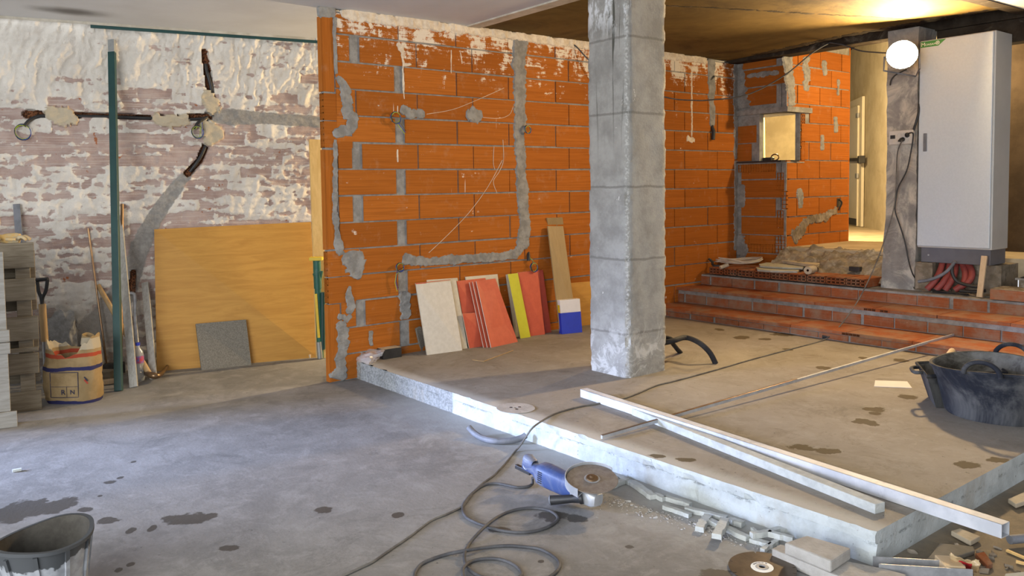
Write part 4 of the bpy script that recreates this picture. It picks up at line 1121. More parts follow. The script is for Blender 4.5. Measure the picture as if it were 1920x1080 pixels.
# ---- boards leaning on the partition
def lean(px, off, th, name, m, label, cat, zb=ZS, group=None, edge=None, bevel=.0012):
    TL, TR, BR_, BL = px
    P = [G(*BL, zb), G(*BR_, zb), PY(*TR, YW-.012-off), PY(*TL, YW-.012-off)]
    nrm = (P[1]-P[0]).cross(P[3]-P[0]).normalized()
    if nrm.y < 0: nrm = -nrm
    mb = MB(); v = [p for p in P]
    mb.prism(v, nrm*th)
    if edge:
        for f in mb.bm.faces:
            if len(f.verts) == 4 and abs(f.calc_center_median().x-min(q.x for q in P)) < .0: pass
    mm = [m]+([edge] if edge else [])
    o = mb.build(name, mm, org='base', bevel=bevel)
    if edge:
        for f in o.data.polygons:
            if abs(f.normal.dot(nrm)) < .5: f.material_index = 1
    return tag(o, label, cat, group)
GB = 'boards leaning on the brick partition'
lean([(1026, 409), (1055, 408), (1079, 600), (1047, 605)], .012, .014, 'long_board', M_TAN, 'tall tan board leaning on the bricks, the taller back one', 'board', group=None)
lean([(1027, 424), (1056, 424), (1083, 622), (1051, 626)], .034, .014, 'long_board', M_TAN, 'tall tan board leaning in front behind the blue and white box', 'board')
lean([(1066, 531), (1140, 525), (1143, 604), (1084, 612)], .0, .010, 'plywood_offcut', M_PLY, 'low plywood offcut leaning between the blue box and the column', 'board')
lean([(873, 519), (933, 514), (950, 640), (890, 648)], .004, .012, 'panel', M_CREAM, 'cream panel showing behind the red panels', 'board', edge=M_WHITE)
lean([(856, 527), (910, 521), (934, 644), (878, 651)], .022, .012, 'panel', M_RED, 'large red panel leaning behind the fanned red strips', 'board', edge=M_CREAM)
lean([(867, 588), (912, 585), (934, 646), (880, 653)], .125, .010, 'panel', M_RED, 'small red panel leaning low against the large red panel', 'board', edge=M_CREAM)
lean([(920, 530), (946, 586), (971, 640), (930, 646)], .07, .009, 'panel', M_RED, 'red panel flaring out at the right behind the fanned strips', 'board', edge=M_CREAM)
lean([(880, 529), (917, 524), (957, 643), (907, 652)], .050, .008, 'panel', M_RED, 'rearmost of three fanned red strips with white edges', 'board', edge=M_WHITE)
lean([(886, 528), (922, 523), (964, 642), (914, 652)], .064, .008, 'panel', M_RED, 'middle of three fanned red strips with white edges', 'board', edge=M_WHITE)
lean([(893, 527), (929, 522), (971, 641), (921, 652)], .078, .008, 'panel', M_RED, 'front of three fanned red strips with white edges', 'board', edge=M_WHITE)
lean([(800, 525), (858, 521), (880, 648), (822, 655)], .0, .012, 'panel', M_CREAM, 'cream panel at the very back of the left stack', 'board', edge=M_WHITE)
lean([(779, 531), (845, 524), (868, 654), (803, 661)], .018, .012, 'panel', M_RED, 'red panel hidden between the white panels', 'board', edge=M_CREAM)
lean([(800, 530), (855, 524), (877, 653), (824, 661)], .036, .014, 'panel', M_CREAM, 'cream panel just behind the front white panel', 'board', edge=M_CREAM)
lean([(780, 533), (845, 527), (867, 657), (801, 666)], .058, .014, 'panel', M_WHITE, 'large white panel at the front of the left stack', 'board', edge=M_CREAM)
lean([(978, 510), (1018, 506), (1034, 623), (994, 629)], .006, .010, 'panel', M_RED_SHADE, 'red panel with painted shade behind at the right of the yellow strip', 'board', edge=M_RED)
lean([(971, 511), (1008, 507), (1022, 627), (988, 631)], .024, .010, 'panel', M_RED, 'bright red panel leaning at the right of the yellow strip', 'board', edge=M_CREAM)
lean([(949, 515), (968, 513), (986, 629), (966, 632)], .026, .010, 'panel', M_CREAM, 'narrow strip behind the yellow strip', 'board', edge=M_GREYW)
lean([(952, 514), (971, 512), (995, 632), (976, 635)], .048, .010, 'panel', M_YEL, 'narrow bright yellow strip leaning beside the red panels', 'board', edge=M_GREYW)
lean([(781, 617), (790, 613), (803, 655), (790, 658)], .05, .02, 'tile_offcut', M_PAVER, 'small grey tile chunk leaning at the left of the white panel', 'tile')
# blue and white box
TL, TR, BR_, BL = (1047, 563), (1087, 558), (1092, 623), (1054, 627)
P = [G(*BL, ZS), G(*BR_, ZS)]; ln = (P[1]-P[0])
ub = ln.normalized(); nb = V((-ub.y, ub.x, 0))
if nb.y < 0: nb = -nb
hgt = .305; lean_v = (V((0, 0, 1))+nb*.12).normalized()
t = thing('flat_box', 'blue and white flat cardboard box standing at the foot of the tan board', 'box', (P[0]+P[1])/2)
mb = MB(); mb.prism([P[0], P[1], P[1]+lean_v*hgt*.62, P[0]+lean_v*hgt*.62], nb*.05); mb.build('blue_sleeve', M_BLUE, t, bevel=.002)
mb = MB(); q = lean_v*hgt*.62; mb.prism([P[0]+q, P[1]+q, P[1]+lean_v*hgt, P[0]+lean_v*hgt], nb*.05); mb.build('white_end', M_WCARD, t, bevel=.002)
mb = MB(); q = P[0]-ub*.0015; mb.prism([q+lean_v*.19+nb*.006, q+lean_v*.26+nb*.006, q+lean_v*.26+nb*.044, q+lean_v*.19+nb*.044], ub*.001); mb.build('side_sticker', M_YELP, t)

# ---- black box and plastic bag by the partition foot
c = G(737, 672, ZS); fx = (G(755, 670, ZS)-G(724, 675, ZS)).normalized(); fy = V((-fx.y, fx.x, 0))
mb = MB(); mb.obox(c+fy*.09+V((0, 0, .04)), (fx, fy, (0, 0, 1)), (.085, .085, .04)); mb.bm.faces.ensure_lookup_table()
for f in mb.bm.faces:
    if f.normal.z > .9 or f.calc_center_median().z > ZS+.079: f.material_index = 1
one(mb, 'battery_box', [M_BLACK, M_TILE], 'small black box with a dusty top beside the plastic bag', 'box', bevel=.004)
mb = MB(); g = []
bag_px = [((653, 668, .11), (668, 661, .17), (690, 654, .215), (722, 657, .215)), ((653, 672, .08), (668, 670, .17), (692, 663, .205), (718, 664, .20)),
          ((657, 680, .05), (672, 678, .14), (694, 674, .17), (712, 670, .165)), ((664, 687, .05), (677, 688, .09), (690, 685, .13), (706, 676, .14)),
          ((672, 692, .04), (679, 695, .06), (686, 692, .09), (697, 683, .138))]
for j in range(17):
    row = []
    for i in range(17):
        a, b = i/16*3, j/16*4; i0, j0 = min(int(a), 2), min(int(b), 3); fa, fb = a-i0, b-j0
        q = [V(bag_px[j0+y][i0+x]) for y in (0, 1) for x in (0, 1)]
        m_ = (q[0]*(1-fa)+q[1]*fa)*(1-fb)+(q[2]*(1-fa)+q[3]*fa)*fb
        p = G(m_.x, m_.y, m_.z); p += V((nz((i*.45, j*.4, 1)), nz((i*.45, j*.4, 5)), nz((i*.5, j*.5, 9))))*.015
        row.append(mb.bm.verts.new(p))
    g.append(row)
for a, b in zip(g, g[1:]):
    for i in range(16): mb.bm.faces.new((a[i], a[i+1], b[i+1], b[i]))
o = one(mb, 'plastic_bag', M_BAG, 'crumpled clear plastic bag draped over the platform corner', 'bag', smooth=35)
md = o.modifiers.new('thick', 'SOLIDIFY'); md.thickness = .001
mb = MB(); mb.tube([G(886, 675, ZS+.004), G(907, 677.5, ZS+.004), G(962, 657, ZS+.004)], .0035, 5); one(mb, 'wood_splinter', M_WOOD, 'thin bent wood splinter on the platform before the red strips', 'scrap')

# ---- hoses behind the column
cable([V((4.63, 3.93, .26)), PX(1258, 640, 4.72), G(1285, 633, .30), G(1310, 642, .285), G(1330, 660, .22), G(1342, 682, ZS)], .020, 'floor_hose', M_BLACKRUB, 'black hose arching out of the platform to the right of the column', 'hose')
cable([V((4.70, 4.12, .30)), G(1252, 634, .30), G(1262, 645, .24), G(1270, 655, .18), G(1276, 661, ZS)], .018, 'floor_hose', M_BLACKRUB, 'shorter black hose end close behind the column', 'hose')
mb = MB(); c = G(1562, 637, ZS); mb.tube([c+V((-.02, .08, .018)), c+V((0, -.03, .018))], .016, 8); one(mb, 'hose_stub', M_BLACK, 'tiny black pipe stub at the foot of the stairs', 'pipe')
cable([G(986, 816, .05), G(978, 821, .035), G(960, 826, .022), G(930, 827, .02), G(905, 822, .02), G(889, 812, .03), G(879, 801, .055)], .018, 'floor_hose', M_GREYPL, 'grey hose stub curling from the platform edge onto the floor', 'hose')
c = G(967, 765, ZS+.003)
t = thing('saw_blade', 'dusty grey cutting disc lying flat on the platform near its front edge', 'blade', c)
mb = MB(); mb.lathe([(.011, .001), (.115, .001), (.115, -.001), (.011, -.001), (.011, .001)], c, (0, 0, 1), 56); db = mb.build('disc', M_STONE2, t, smooth=40)
for k in range(3):
    q = k*2.1; mb = MB(); mb.lathe([(.001, .0016), (.010, .0016), (.010, .0008)], c+V((.03*math.cos(q), .03*math.sin(q), 0)), (0, 0, 1), 14); mb.build('pin_hole', M_BLACK, db)

# ---- lumber and bars on the platform
def bar_px(a, b, z0, w_, h_, name, m, label, cat, bevel=.002):
    A_, B_ = G(*a, z0), G(*b, z0); d = (B_-A_); d.z = 0
    mb = MB(); mb.beam(A_+V((0, 0, h_/2)), B_+V((0, 0, h_/2)), (-d.y, d.x, 0), w_, h_); return one(mb, name, m, label, cat, bevel=bevel)
A_, B_ = G(1102, 743, ZS), G(1893, 1004, ZS); d = (B_-A_).normalized(); nrm = V((-d.y, d.x, 0)); 
if nrm.y < 0: nrm = -nrm
t = thing('straightedge', 'long white-crusted hollow metal straightedge lying over the platform edge', 'beam', A_)
s0 = nrm*.030
mb = MB(); hw, hh, th = .028, .026, .003
A2_, B2_ = A_+s0+V((0, 0, hh+.002)), B_+s0+V((0, 0, hh+.002))
for q, wd_, w_, t_ in ((V((0, 0, hh-th/2)), nrm, hw*2, th), (V((0, 0, -hh+th/2)), nrm, hw*2, th), (nrm*(hw-th/2), (0, 0, 1), hh*2, th), (-nrm*(hw-th/2), (0, 0, 1), hh*2, th)):
    mb.beam(A2_+q, B2_+q, wd_, w_, t_)
mb.build('tube', M_MARBLE, t)
mb = MB(); mb.beam(A2_-d*.001, A2_+d*.004, nrm, hw*1.9, hh*1.9); mb.build('end_cap', M_MARBLE, t)
bar_px((1192, 777), (1650, 962), ZS, .058, .040, 'stone_strip', M_STONE, 'long narrow pale stone strip lying beside the straightedge', 'strip', .003)
A_ = G(1128, 824, ZS+.004); B_ = PX(1788, 630, 6.90)
mb = MB(); mb.beam(A_+V((0, 0, .012)), B_+V((0, 0, .010)), V((0, 0, 1)), .018, .012)
q_ = V((0, 0, .0105)); mb.beam(A_+V((0, 0, .012))+q_, A_.lerp(B_, .45)+V((0, 0, .011))+q_, V((0, 0, 1)), .003, .013, mi=1)
one(mb, 'thin_bar', [M_ALU, M_RUST], 'long thin metal bar resting between the platform and the lowest step', 'bar', bevel=.001)
slab_px([(1641, 713), (1701, 715), (1710, 727), (1639, 724)], ZS+.004, .003, 'paper_sheet', M_PAPER, 'white paper sheet lying on the platform', 'paper', bevel=0)

# ---- tubs
def tub(c, rt, rb, h, name, label, handles, group=None, tilt=(0, 0, 0), fill=.35, ribs=0, mats=(M_TUB, M_TUBIN)):
    t = thing(name, label, 'tub', c); c = V(c)
    R_ = Matrix.Rotation(tilt[2], 3, V(tilt[:2]+(0,)) if tilt[2] else V((1, 0, 0)))
    def fn(a, r, hh):
        return r*(1+.012*math.sin(3*a+1)+.008*math.sin(7*a)), hh+(.012*math.sin(2*a+.5)*hh/h)
    mb = MB(); mb.lathe([(.001, 0), (rb, 0), (rb+.012, .015), (rb+(rt-rb)*.5, h*.5), (rt, h-.012), (rt+.009, h-.012), (rt+.009, h), (rt-.006, h)], c, n=56, fn=fn)
    for k in range(ribs):
        a = 2*PI*k/ribs; d_ = V((math.cos(a), math.sin(a), 0))
        mb.beam(c+d_*(rb+.006)+V((0, 0, .02)), c+d_*(rt+.002)+V((0, 0, h-.015)), d_.cross(V((0, 0, 1))), .014, .012)
    sh = mb.build('shell', mats[0], t, smooth=50)
    mb = MB(); mb.lathe([(rt-.006, h-.001), (rb+(rt-rb)*.5-.012, h*.5), (rb+(rt-rb)*fill-.012, h*fill), (rb*.5, h*fill-.02), (.001, h*fill-.03)], c, n=56, fn=fn)
    mb.build('crusted_lining', mats[1], t, smooth=60)
    for a in handles:
        d_ = V((math.cos(a), math.sin(a), 0)); tg = d_.cross(V((0, 0, 1)))
        base = c+d_*(rt+.004)+V((0, 0, h-.01)); pts = []
        for i in range(11):
            q = PI*i/10; pts.append(base+tg*math.cos(q)*.085+V((0, 0, .075*math.sin(q)))+d_*.012*math.sin(q))
        mb = MB(); mb.tube(pts, .013, 8, smooth_pts=2); mb.build('handle', M_TUB, t, smooth=60)
    if tilt[2]:
        t.rotation_mode = 'AXIS_ANGLE'; t.rotation_axis_angle = (tilt[2], tilt[0], tilt[1], 0)
    return t
fr = G(1868, 796, ZS); cen = fr+V((fr.x, fr.y, 0)).normalized()*.225
left = math.atan2(-RD.y, -RD.x)
tub((cen.x, cen.y, ZS), .315, .235, .285, 'rubber_tub', 'large black rubber tub crusted with cement on the right of the platform', (left+.75, left+.75+PI))
fr = G(85, 1037, .25); cen = G(88, 1003, .245)
tub((cen.x, cen.y, .0), .160, .115, .245, 'mortar_bucket', 'small cement-spattered bucket at the lower left corner on the concrete floor', (), tilt=(FD.x, FD.y, -.06), ribs=10, fill=.45, mats=(M_BUCKET, M_BUCKIN))
# rectangular mortar trough
zr = .335; L0, L1 = G(1719, 681, zr), G(1738, 706, zr); ud = RD*.97+FD*.12; ud.z = 0; ud.normalize(); ln = .50
t = thing('mortar_trough', 'rectangular black mortar trough behind the large rubber tub', 'trough', (L0+L1)/2+ud*.3-V((0, 0, zr-ZS)))
top = [L1, L1+ud*ln, L0+ud*ln, L0]; ctr = sum(top, V((0, 0, 0)))/4
bot = [ctr+(p-ctr)*.72-V((0, 0, zr-ZS-.002)) for p in top]; inn = [ctr+(p-ctr)*.95 for p in top]; inb = [ctr+(p-ctr)*.70-V((0, 0, (zr-ZS)*.55)) for p in top]
mb = MB()
for i in range(4):
    k = (i+1) % 4; mb.poly([bot[i], bot[k], top[k], top[i]]); mb.poly([top[i], top[k], inn[k], inn[i]])
mb.poly(bot); mb.build('shell', M_TUB, t)
mb = MB()
for i in range(4):
    k = (i+1) % 4; mb.poly([inn[i], inn[k], inb[k], inb[i]])
mb.poly(inb); mb.build('crusted_lining', M_TUBIN, t)
mb = MB(); mb.tube([top[i] for i in range(4)], .011, 8, closed=True); mb.build('rim', M_TUB, t, smooth=50)
mid = (L0+L1)/2; dl = (L1-L0).normalized()
mb = MB(); mb.tube([mid-dl*.07, mid-dl*.06-ud*.055, mid+dl*.06-ud*.055, mid+dl*.07], .011, 8, smooth_pts=4); mb.build('handle', M_TUB, t, smooth=60)
mb = MB(); mb.tube([G(1768, 690, ZS+.02), PX(1775, 672, 6.0), PX(1785, 658, 6.2)], .022, 10); one(mb, 'wooden_stick', M_STAKE, 'pale round stick leaning on the lowest step behind the tubs', 'stick', smooth=40)

# ---- angle grinder
hd = G(1098, 925, .065); re = G(986, 872, .10)
ax = (re-hd); L = ax.length; ax.normalize(); upv = V((0, 0, 1)); upv = (upv-ax*upv.dot(ax)).normalized(); sd = ax.cross(upv).normalized()
if sd.dot(FD) > 0: sd = -sd       # sd points to the viewer
t = thing('angle_grinder', 'blue angle grinder lying disc-up on the floor beside the platform', 'tool', (hd.x, hd.y, 0))
def P_(a, b, c): return hd+ax*a+sd*b+upv*c
def loft(mb, secs, n=18, p=3.2, mi=0):
    rings = []
    for (a, cy_, cz_, ry, rz_) in secs:
        ring = []
        for k in range(n):
            q = 2*PI*k/n; x = math.copysign(abs(math.cos(q))**(2/p), math.cos(q)); y = math.copysign(abs(math.sin(q))**(2/p), math.sin(q))
            ring.append(mb.bm.verts.new(P_(a, cy_+ry*x, cz_+rz_*y)))
        rings.append(ring)
    for A, B in zip(rings, rings[1:]):
        for k in range(n): mb.bm.faces.new((A[k], A[(k+1) % n], B[(k+1) % n], B[k])).material_index = mi
    mb.bm.faces.new(rings[0][::-1]).material_index = mi; mb.bm.faces.new(rings[-1]).material_index = mi
mb = MB(); loft(mb, [(.05, 0, 0, .043, .046), (.10, 0, 0, .047, .050), (.17, 0, 0, .049, .052), (.20, 0, .0, .050, .053), (.24, 0, 0, .050, .053), (.27, 0, 0, .046, .05)]); body = mb.build('motor_housing', M_BLUEG, t, smooth=40)
mb = MB()
for k in range(6): mb.obox(P_(.238+.0, .051, -.025+.010*k), (ax, sd, upv), (.012, .0015, .002))
mb.build('vent_slots', M_BLACK, body)
mb = MB(); loft(mb, [(.265, 0, 0, .047, .050), (.285, 0, -.002, .036, .036), (.31, 0, .002, .026, .028), (.38, 0, .006, .024, .027), (L-.06, 0, .012, .025, .030), (L-.02, 0, .020, .030, .040), (L, 0, .022, .026, .034)]); hnd = mb.build('rear_handle', M_BLUEG, t, smooth=40)
mb = MB(); mb.obox(P_(.39, 0, -.028), (ax, sd, upv), (.05, .011, .010)); mb.build('trigger', M_BLACK, hnd, bevel=.003)
mb = MB(); mb.lathe([(.001, .0), (.014, 0), (.013, .003), (.001, .0035)], P_(.355, .024, .006), sd, 18); mb.build('round_badge', M_LOGOW, hnd)
mb = MB(); loft(mb, [(-.075, 0, -.004, .030, .026), (-.06, 0, -.004, .040, .034), (-.02, 0, -.002, .044, .038), (.03, 0, 0, .043, .042), (.055, 0, 0, .044, .046)], p=4); gear = mb.build('gear_head', M_ALU, t, smooth=35)
dc = P_(-.022, -.012, .070); dn = (upv*.97+sd*.16+ax*-.06).normalized()
mb = MB(); mb.lathe([(.018, -.050), (.020, 0), (.020, .004), (.001, .004)], dc, dn, 16); mb.build('spindle', M_STEEL, t, smooth=40)
mb = MB(); mb.lathe([(.011, .0), (.030, .0), (.113, .0025), (.115, .0), (.113, -.0025), (.011, -.0025)], dc+dn*.004, dn, 56); dsk = mb.build('cutting_disc', M_DISC, t, smooth=40)
mb = MB(); mb.lathe([(.036, .0025), (.036, .0032), (.030, .0034), (.011, .0034)], dc+dn*.004, dn, 40); mb.build('label_ring', M_STEEL, dsk)
mb = MB(); mb.lathe([(.028, .004), (.026, .010), (.012, .012), (.010, .020), (.001, .021)], dc+dn*.003, dn, 24); mb.build('lock_nut', M_RUST, dsk, smooth=35)
# half guard around the body side of the disc
mb = MB(); gx = (ax-dn*ax.dot(dn)).normalized(); gy = dn.cross(gx); NG = 28; rr = .122; prev = None
for i in range(NG+1):
    q = -1.72+3.44*i/NG
    d_ = gx*math.cos(q)+gy*math.sin(q)
    ring = [mb.bm.verts.new(dc+d_*r0+dn*h0) for r0, h0 in ((.045, -.026), (rr, -.026), (rr, .016), (rr-.003, .016), (rr-.003, -.022), (.045, -.022))]
    if prev:
        for k in range(6): mb.bm.faces.new((prev[k], prev[(k+1) % 6], ring[(k+1) % 6], ring[k]))
    else: mb.bm.faces.new(ring[::-1])
    prev = ring
mb.bm.faces.new(prev); mb.build('disc_guard', M_ALU, t, smooth=40)
h0, h1 = P_(-.018, .040, -.004), G(1032, 938, .030)
hd_ = (h1-h0).normalized(); hl = (h1-h0).length
mb = MB(); mb.lathe([(.001, 0), (.026, .0), (.027, .012), (.021, .02), (.018, .05), (.019, .09), (.021, hl-.02), (.021, hl), (.015, hl), (.014, hl-.03), (.001, hl-.03)], h0, hd_, 24); sh_ = mb.build('side_handle', M_BLACK, t, smooth=40)
mb = MB(); mb.lathe([(.0225, hl-.004), (.0225, hl+.002), (.015, hl+.002), (.015, hl-.004)], h0, hd_, 24); mb.build('worn_ring', M_GREYPL, sh_, smooth=40)
px3 = lambda x, y: (620+x/3, 780+y/3)
rc = .0068
cp = [(1135, 380), (1110, 396), (1050, 401), (990, 389), (935, 380), (870, 386), (805, 427), (757, 480), (742, 520), (760, 566), (810, 597), (880, 622), (960, 645), (1080, 655), (1190, 637), (1262, 600), (1276, 570), (1250, 543), (1200, 525), (1120, 518), (1030, 530), (950, 562), (880, 612), (825, 665), (778, 720), (753, 780), (760, 835), (800, 880), (880, 915), (990, 925), (1065, 905), (1070, 875), (1030, 836), (960, 808), (880, 802), (800, 815), (755, 843), (742, 880), (760, 925), (860, 965), (1010, 975), (1150, 940), (1240, 900), (1284, 855), (1280, 815), (1240, 780), (1175, 748), (1090, 736), (1000, 730), (900, 736), (760, 757), (640, 782), (530, 822), (487, 858), (470, 905), (480, 960)]
cpts = [P_(.30, .03, -.03)]+[G(*px3(x, y), rc+(.010 if i in (22, 23, 25, 36, 37, 50) else 0)) for i, (x, y) in enumerate(cp)]
mb = MB(); mb.tube(cpts, rc, 8, smooth_pts=6); mb.build('power_cord', M_CORD, t, smooth=60)

# ---- stone offcuts along the platform
pc = lambda x, y: (1120+x/4.8, 860+y/4.8)
OFF = [((30, 195), (135, 218), .05, .018, 'broad flat stone offcut just behind the grinder disc'), ((95, 145), (185, 205), .014, .016, 'thin stone offcut leaning behind the grinder disc'),
       ((108, 272), (265, 205), .03, .02, 'stone offcut lying crosswise right of the grinder disc'), ((180, 165), (300, 238), .026, .016, 'stone offcut lying under the crosswise one right of the disc'),
       ((315, 235), (505, 368), .036, .022, 'wide stone offcut along the platform foot, fifth from the grinder'), ((512, 345), (605, 385), .03, .02, 'short stone offcut between two long ones along the platform foot'),
       ((612, 368), (840, 438), .03, .02, 'long stone offcut touching the platform foot at the middle of the row'), ((600, 448), (835, 530), .026, .018, 'bright stone offcut in front of the row, away from the platform'),
       ((795, 470), (1165, 560), .028, .02, 'longest stone offcut lying along the platform foot'), ((995, 545), (915, 660), .036, .022, 'stone offcut pointing away from the platform, the left one of two'),
       ((1010, 580), (1355, 740), .030, .02, 'stone offcut lying under the right crosswise piece'), ((1148, 575), (1072, 725), .036, .04, 'stone offcut pointing away from the platform, the right one of two'),
       ((1183, 575), (1312, 615), .036, .028, 'thick short stone offcut at the platform foot near the far end of the row'), ((1378, 745), (1560, 795), .03, .016, 'flat stone offcut nearest the saw blade'),
       ((1385, 712), (1560, 690), .024, .034, 'bent stone sliver lying over others by the stone slab, its left piece'), ((1540, 695), (1765, 752), .024, .034, 'bent stone sliver lying over others by the stone slab, its right piece'),
       ((1540, 690), (1832, 660), .026, .028, 'curved pale stone sliver reaching toward the platform by the slab'), ((1392, 645), (1440, 685), .014, .014, 'tiny stone sliver standing near the platform foot by the slab'),
       ((1485, 845), (1620, 762), .02, .016, 'narrow brownish sliver beside the slab and saw blade')]
for i, (a, b, wd_, h_, lab) in enumerate(OFF):
    z0 = .002 if h_ < .033 else .018
    A_, B_ = G(*pc(*a), z0), G(*pc(*b), z0); d = (B_-A_).normalized(); n_ = V((-d.y, d.x, 0)); hh_ = min(h_, .022)
    mb = MB(); R = []
    for k in range(9):
        q = A_.lerp(B_, k/8); w2 = wd_/2*(1+.18*nz((k*.7, i, 2))); e = .006*nz((k*.9, i*3, 5))
        if i == 16: e += .012*math.sin(k/8*PI)
        zz = hh_*(1+.15*nz((k, i, 8)))
        R.append([mb.bm.verts.new(q+n_*(s_*w2+e)+V((0, 0, z_))) for s_, z_ in ((-1, 0), (1, 0), (.95, zz), (-.95, zz))])
    for A, B in zip(R, R[1:]):
        for k in range(4): mb.bm.faces.new((A[k], A[(k+1) % 4], B[(k+1) % 4], B[k]))
    mb.bm.faces.new(R[0][::-1]); mb.bm.faces.new(R[-1])
    one(mb, 'stone_offcut', M_STONE, lab, 'stone', 'cut stone offcuts along the platform foot')
mb = MB()
for i in range(650):
    q = rnd(0, 1); u, v = 1060+q*420, 905+q*125+abs(random.gauss(0, 1))*11
    p = G(u, v, .001); 
    if p.x > 2.99 and p.y > 1.44: continue
    s = rnd(.001, .0032)*(2.0 if random.random() < .06 else 1); mb.obox(p+V((0, 0, s*.4)), (V((rnd(-1, 1), rnd(-1, 1), .1)), V((rnd(-1, 1), rnd(-1, 1), .2)).cross((0, 0, 1)), (0, 0, 1)), (s, s*rnd(.5, 1), s*.5))
tag(stuff(mb.build('stone_chips', M_STONE2)), 'pale stone chips and grit scattered along the platform foot', 'grit')
# the stone slabs and the saw blade
slab_px([(1447, 1029), (1463, 1020), (1545, 1043), (1660, 1066), (1700, 1077), (1660, 1110), (1560, 1076)], .045, .043, 'stone_slab', M_STONE2, 'long pale stone slab lying lowest at the bottom edge beside the blade', 'slab', .004)
slab_px([(1470, 1017), (1513, 1003), (1596, 1027), (1558, 1052)], .092, .046, 'stone_slab', M_STONE2, 'thick square stone block stacked on the long slab', 'slab', .008)
c = G(1429, 1064, .012); dn = (V((0, 0, 1))+FD*-.03+RD*-.05).normalized()
t = thing('saw_blade', 'brown circular cutting blade lying on the floor beside the stone slabs', 'blade', (c.x, c.y, .0))
def teeth(a, r, h):
    q = (a*16/(2*PI)) % 1; return (r-.016 if (r > .1 and q < .09) else r), h
mb = MB(); mb.lathe([(.012, .0015), (.040, .0015), (.108, .0015), (.120, .0015), (.120, -.0015), (.108, -.0015), (.012, -.0015), (.012, .0015)], c, dn, 176, fn=teeth); bl = mb.build('disc', mat('worn_blade_steel', (.17, .135, .10), (.11, .088, .066), 9, .34, .6), t, smooth=30)
mb = MB(); mb.lathe([(.0405, .0016), (.040, .0024), (.024, .0024), (.024, .0016)], c, dn, 48); rg = mb.build('white_label_ring', M_LOGOW, bl)
mb = MB(); mb.lathe([(.024, .002), (.022, .004), (.012, .004), (.012, -.001)], c, dn, 32); mb.build('bore', M_STEEL, bl, smooth=40)
mb = MB(); bx = (RD-dn*RD.dot(dn)).normalized(); by = dn.cross(bx)
for i in range(13):          # worn print, too faint to read
    if i == 10: continue
    q = PI/2+.80-i*.14; d_ = bx*math.cos(q)+by*math.sin(q); tu = bx*math.sin(q)-by*math.cos(q)
    mb.beam(c+d_*.029+dn*.0026, c+d_*.035+dn*.0026, tu, .0022+.0012*(i % 3 == 0), .0004)
mb.build('worn_print', M_INK, rg)

# ---- odds and ends at the lower right
A_, B_ = G(1642, 1064, .03), G(1760, 1071, .03); d = (B_-A_).normalized(); n_ = V((-d.y, d.x, 0))
t_ = MB(); 
for q, wd_, w_, th in ((V((0, 0, -.028)), n_, .06, .002), (n_*.03, (0, 0, 1), .056, .002), (-n_*.03, (0, 0, 1), .056, .002)): t_.beam(A_+q, B_+q+d*.1, wd_, w_, th)
one(t_, 'steel_channel', M_STEEL, 'short galvanised steel channel lying at the bottom edge', 'channel')
mb = MB(); c = G(1781, 1066, .03); mb.obox(c, (d, n_, (0, 0, 1)), (.035, .045, .03)); one(mb, 'wood_block', M_CARD, 'tan wooden block beside the steel channel', 'block', bevel=.004)
mb = MB(); g = []
pk = [((1783, 1036, .10), (1800, 1046, .085), (1818, 1050, .07), (1836, 1050, .075)), ((1780, 1046, .07), (1798, 1053, .06), (1818, 1058, .05), (1838, 1060, .06)), ((1788, 1058, .03), (1800, 1064, .02), (1822, 1070, .015), (1832, 1074, .02))]
for j in range(9):
    row = []
    for i in range(13):
        a, b = i/12*3, j/8*2; i0, j0 = min(int(a), 2), min(int(b), 1); fa, fb = a-i0, b-j0
        q = [V(pk[j0+y][i0+x]) for y in (0, 1) for x in (0, 1)]; m_ = (q[0]*(1-fa)+q[1]*fa)*(1-fb)+(q[2]*(1-fa)+q[3]*fa)*fb
        p = G(m_.x, m_.y, m_.z)+V((nz((i*.6, j*.6, 1)), nz((i*.6, j*.6, 3)), nz((i*.6, j*.6, 6))))*.007; row.append(mb.bm.verts.new(p))
    g.append(row)
for j, (a, b) in enumerate(zip(g, g[1:])):
    for i in range(12): mb.bm.faces.new((a[i], a[i+1], b[i+1], b[i])).material_index = 1 if (j >= 3 and 4 <= i <= 8) else 0
o = one(mb, 'snack_packet', [M_FOIL, M_REDPK], 'crumpled packet with a red patch on the dirt floor', 'packet', smooth=40); o.modifiers.new('thick', 'SOLIDIFY').thickness = .002
slab_px([(1828, 1037), (1846, 1034), (1862, 1056), (1852, 1061)], .02, .018, 'brick_shard', M_STEPBRICK, 'pointed orange brick shard on the dirt floor', 'shard')
slab_px([(1762, 1018), (1825, 1024), (1828, 1032), (1735, 1062), (1725, 1060), (1745, 1040)], .02, .018, 'slate_piece', mat('dusty_slate', (.24, .215, .175), (.19, .17, .135), 8, .9), 'large flat broken slate lying against the platform side', 'slate')
slab_px([(1783, 995), (1800, 990), (1838, 1005), (1820, 1015)], .025, .02, 'tile_piece', M_TILE, 'tan tile piece under the end of the straightedge', 'tile')
slab_px([(1890, 935), (1925, 920), (1935, 935), (1905, 945)], .03, .02, 'tile_piece', M_TILE, 'tan tile piece at the right edge below the platform side', 'tile')
slab_px([(1885, 1075), (1935, 1070), (1935, 1090), (1880, 1090)], .02, .018, 'tile_piece', M_TILEEDGE, 'pale tile piece in the bottom right corner', 'tile')
for (a, b, lab) in (((1888, 1032), (1925, 1048), 'larger yellow wood splinter at the right edge'), ((1905, 1053), (1922, 1057), 'smaller wood splinter at the right edge below the larger one')):
    mb = MB(); mb.beam(G(*a, .008), G(*b, .008), (1, .3, 0), .012, .008); one(mb, 'wood_splinter', M_PLANK, lab, 'splinter')
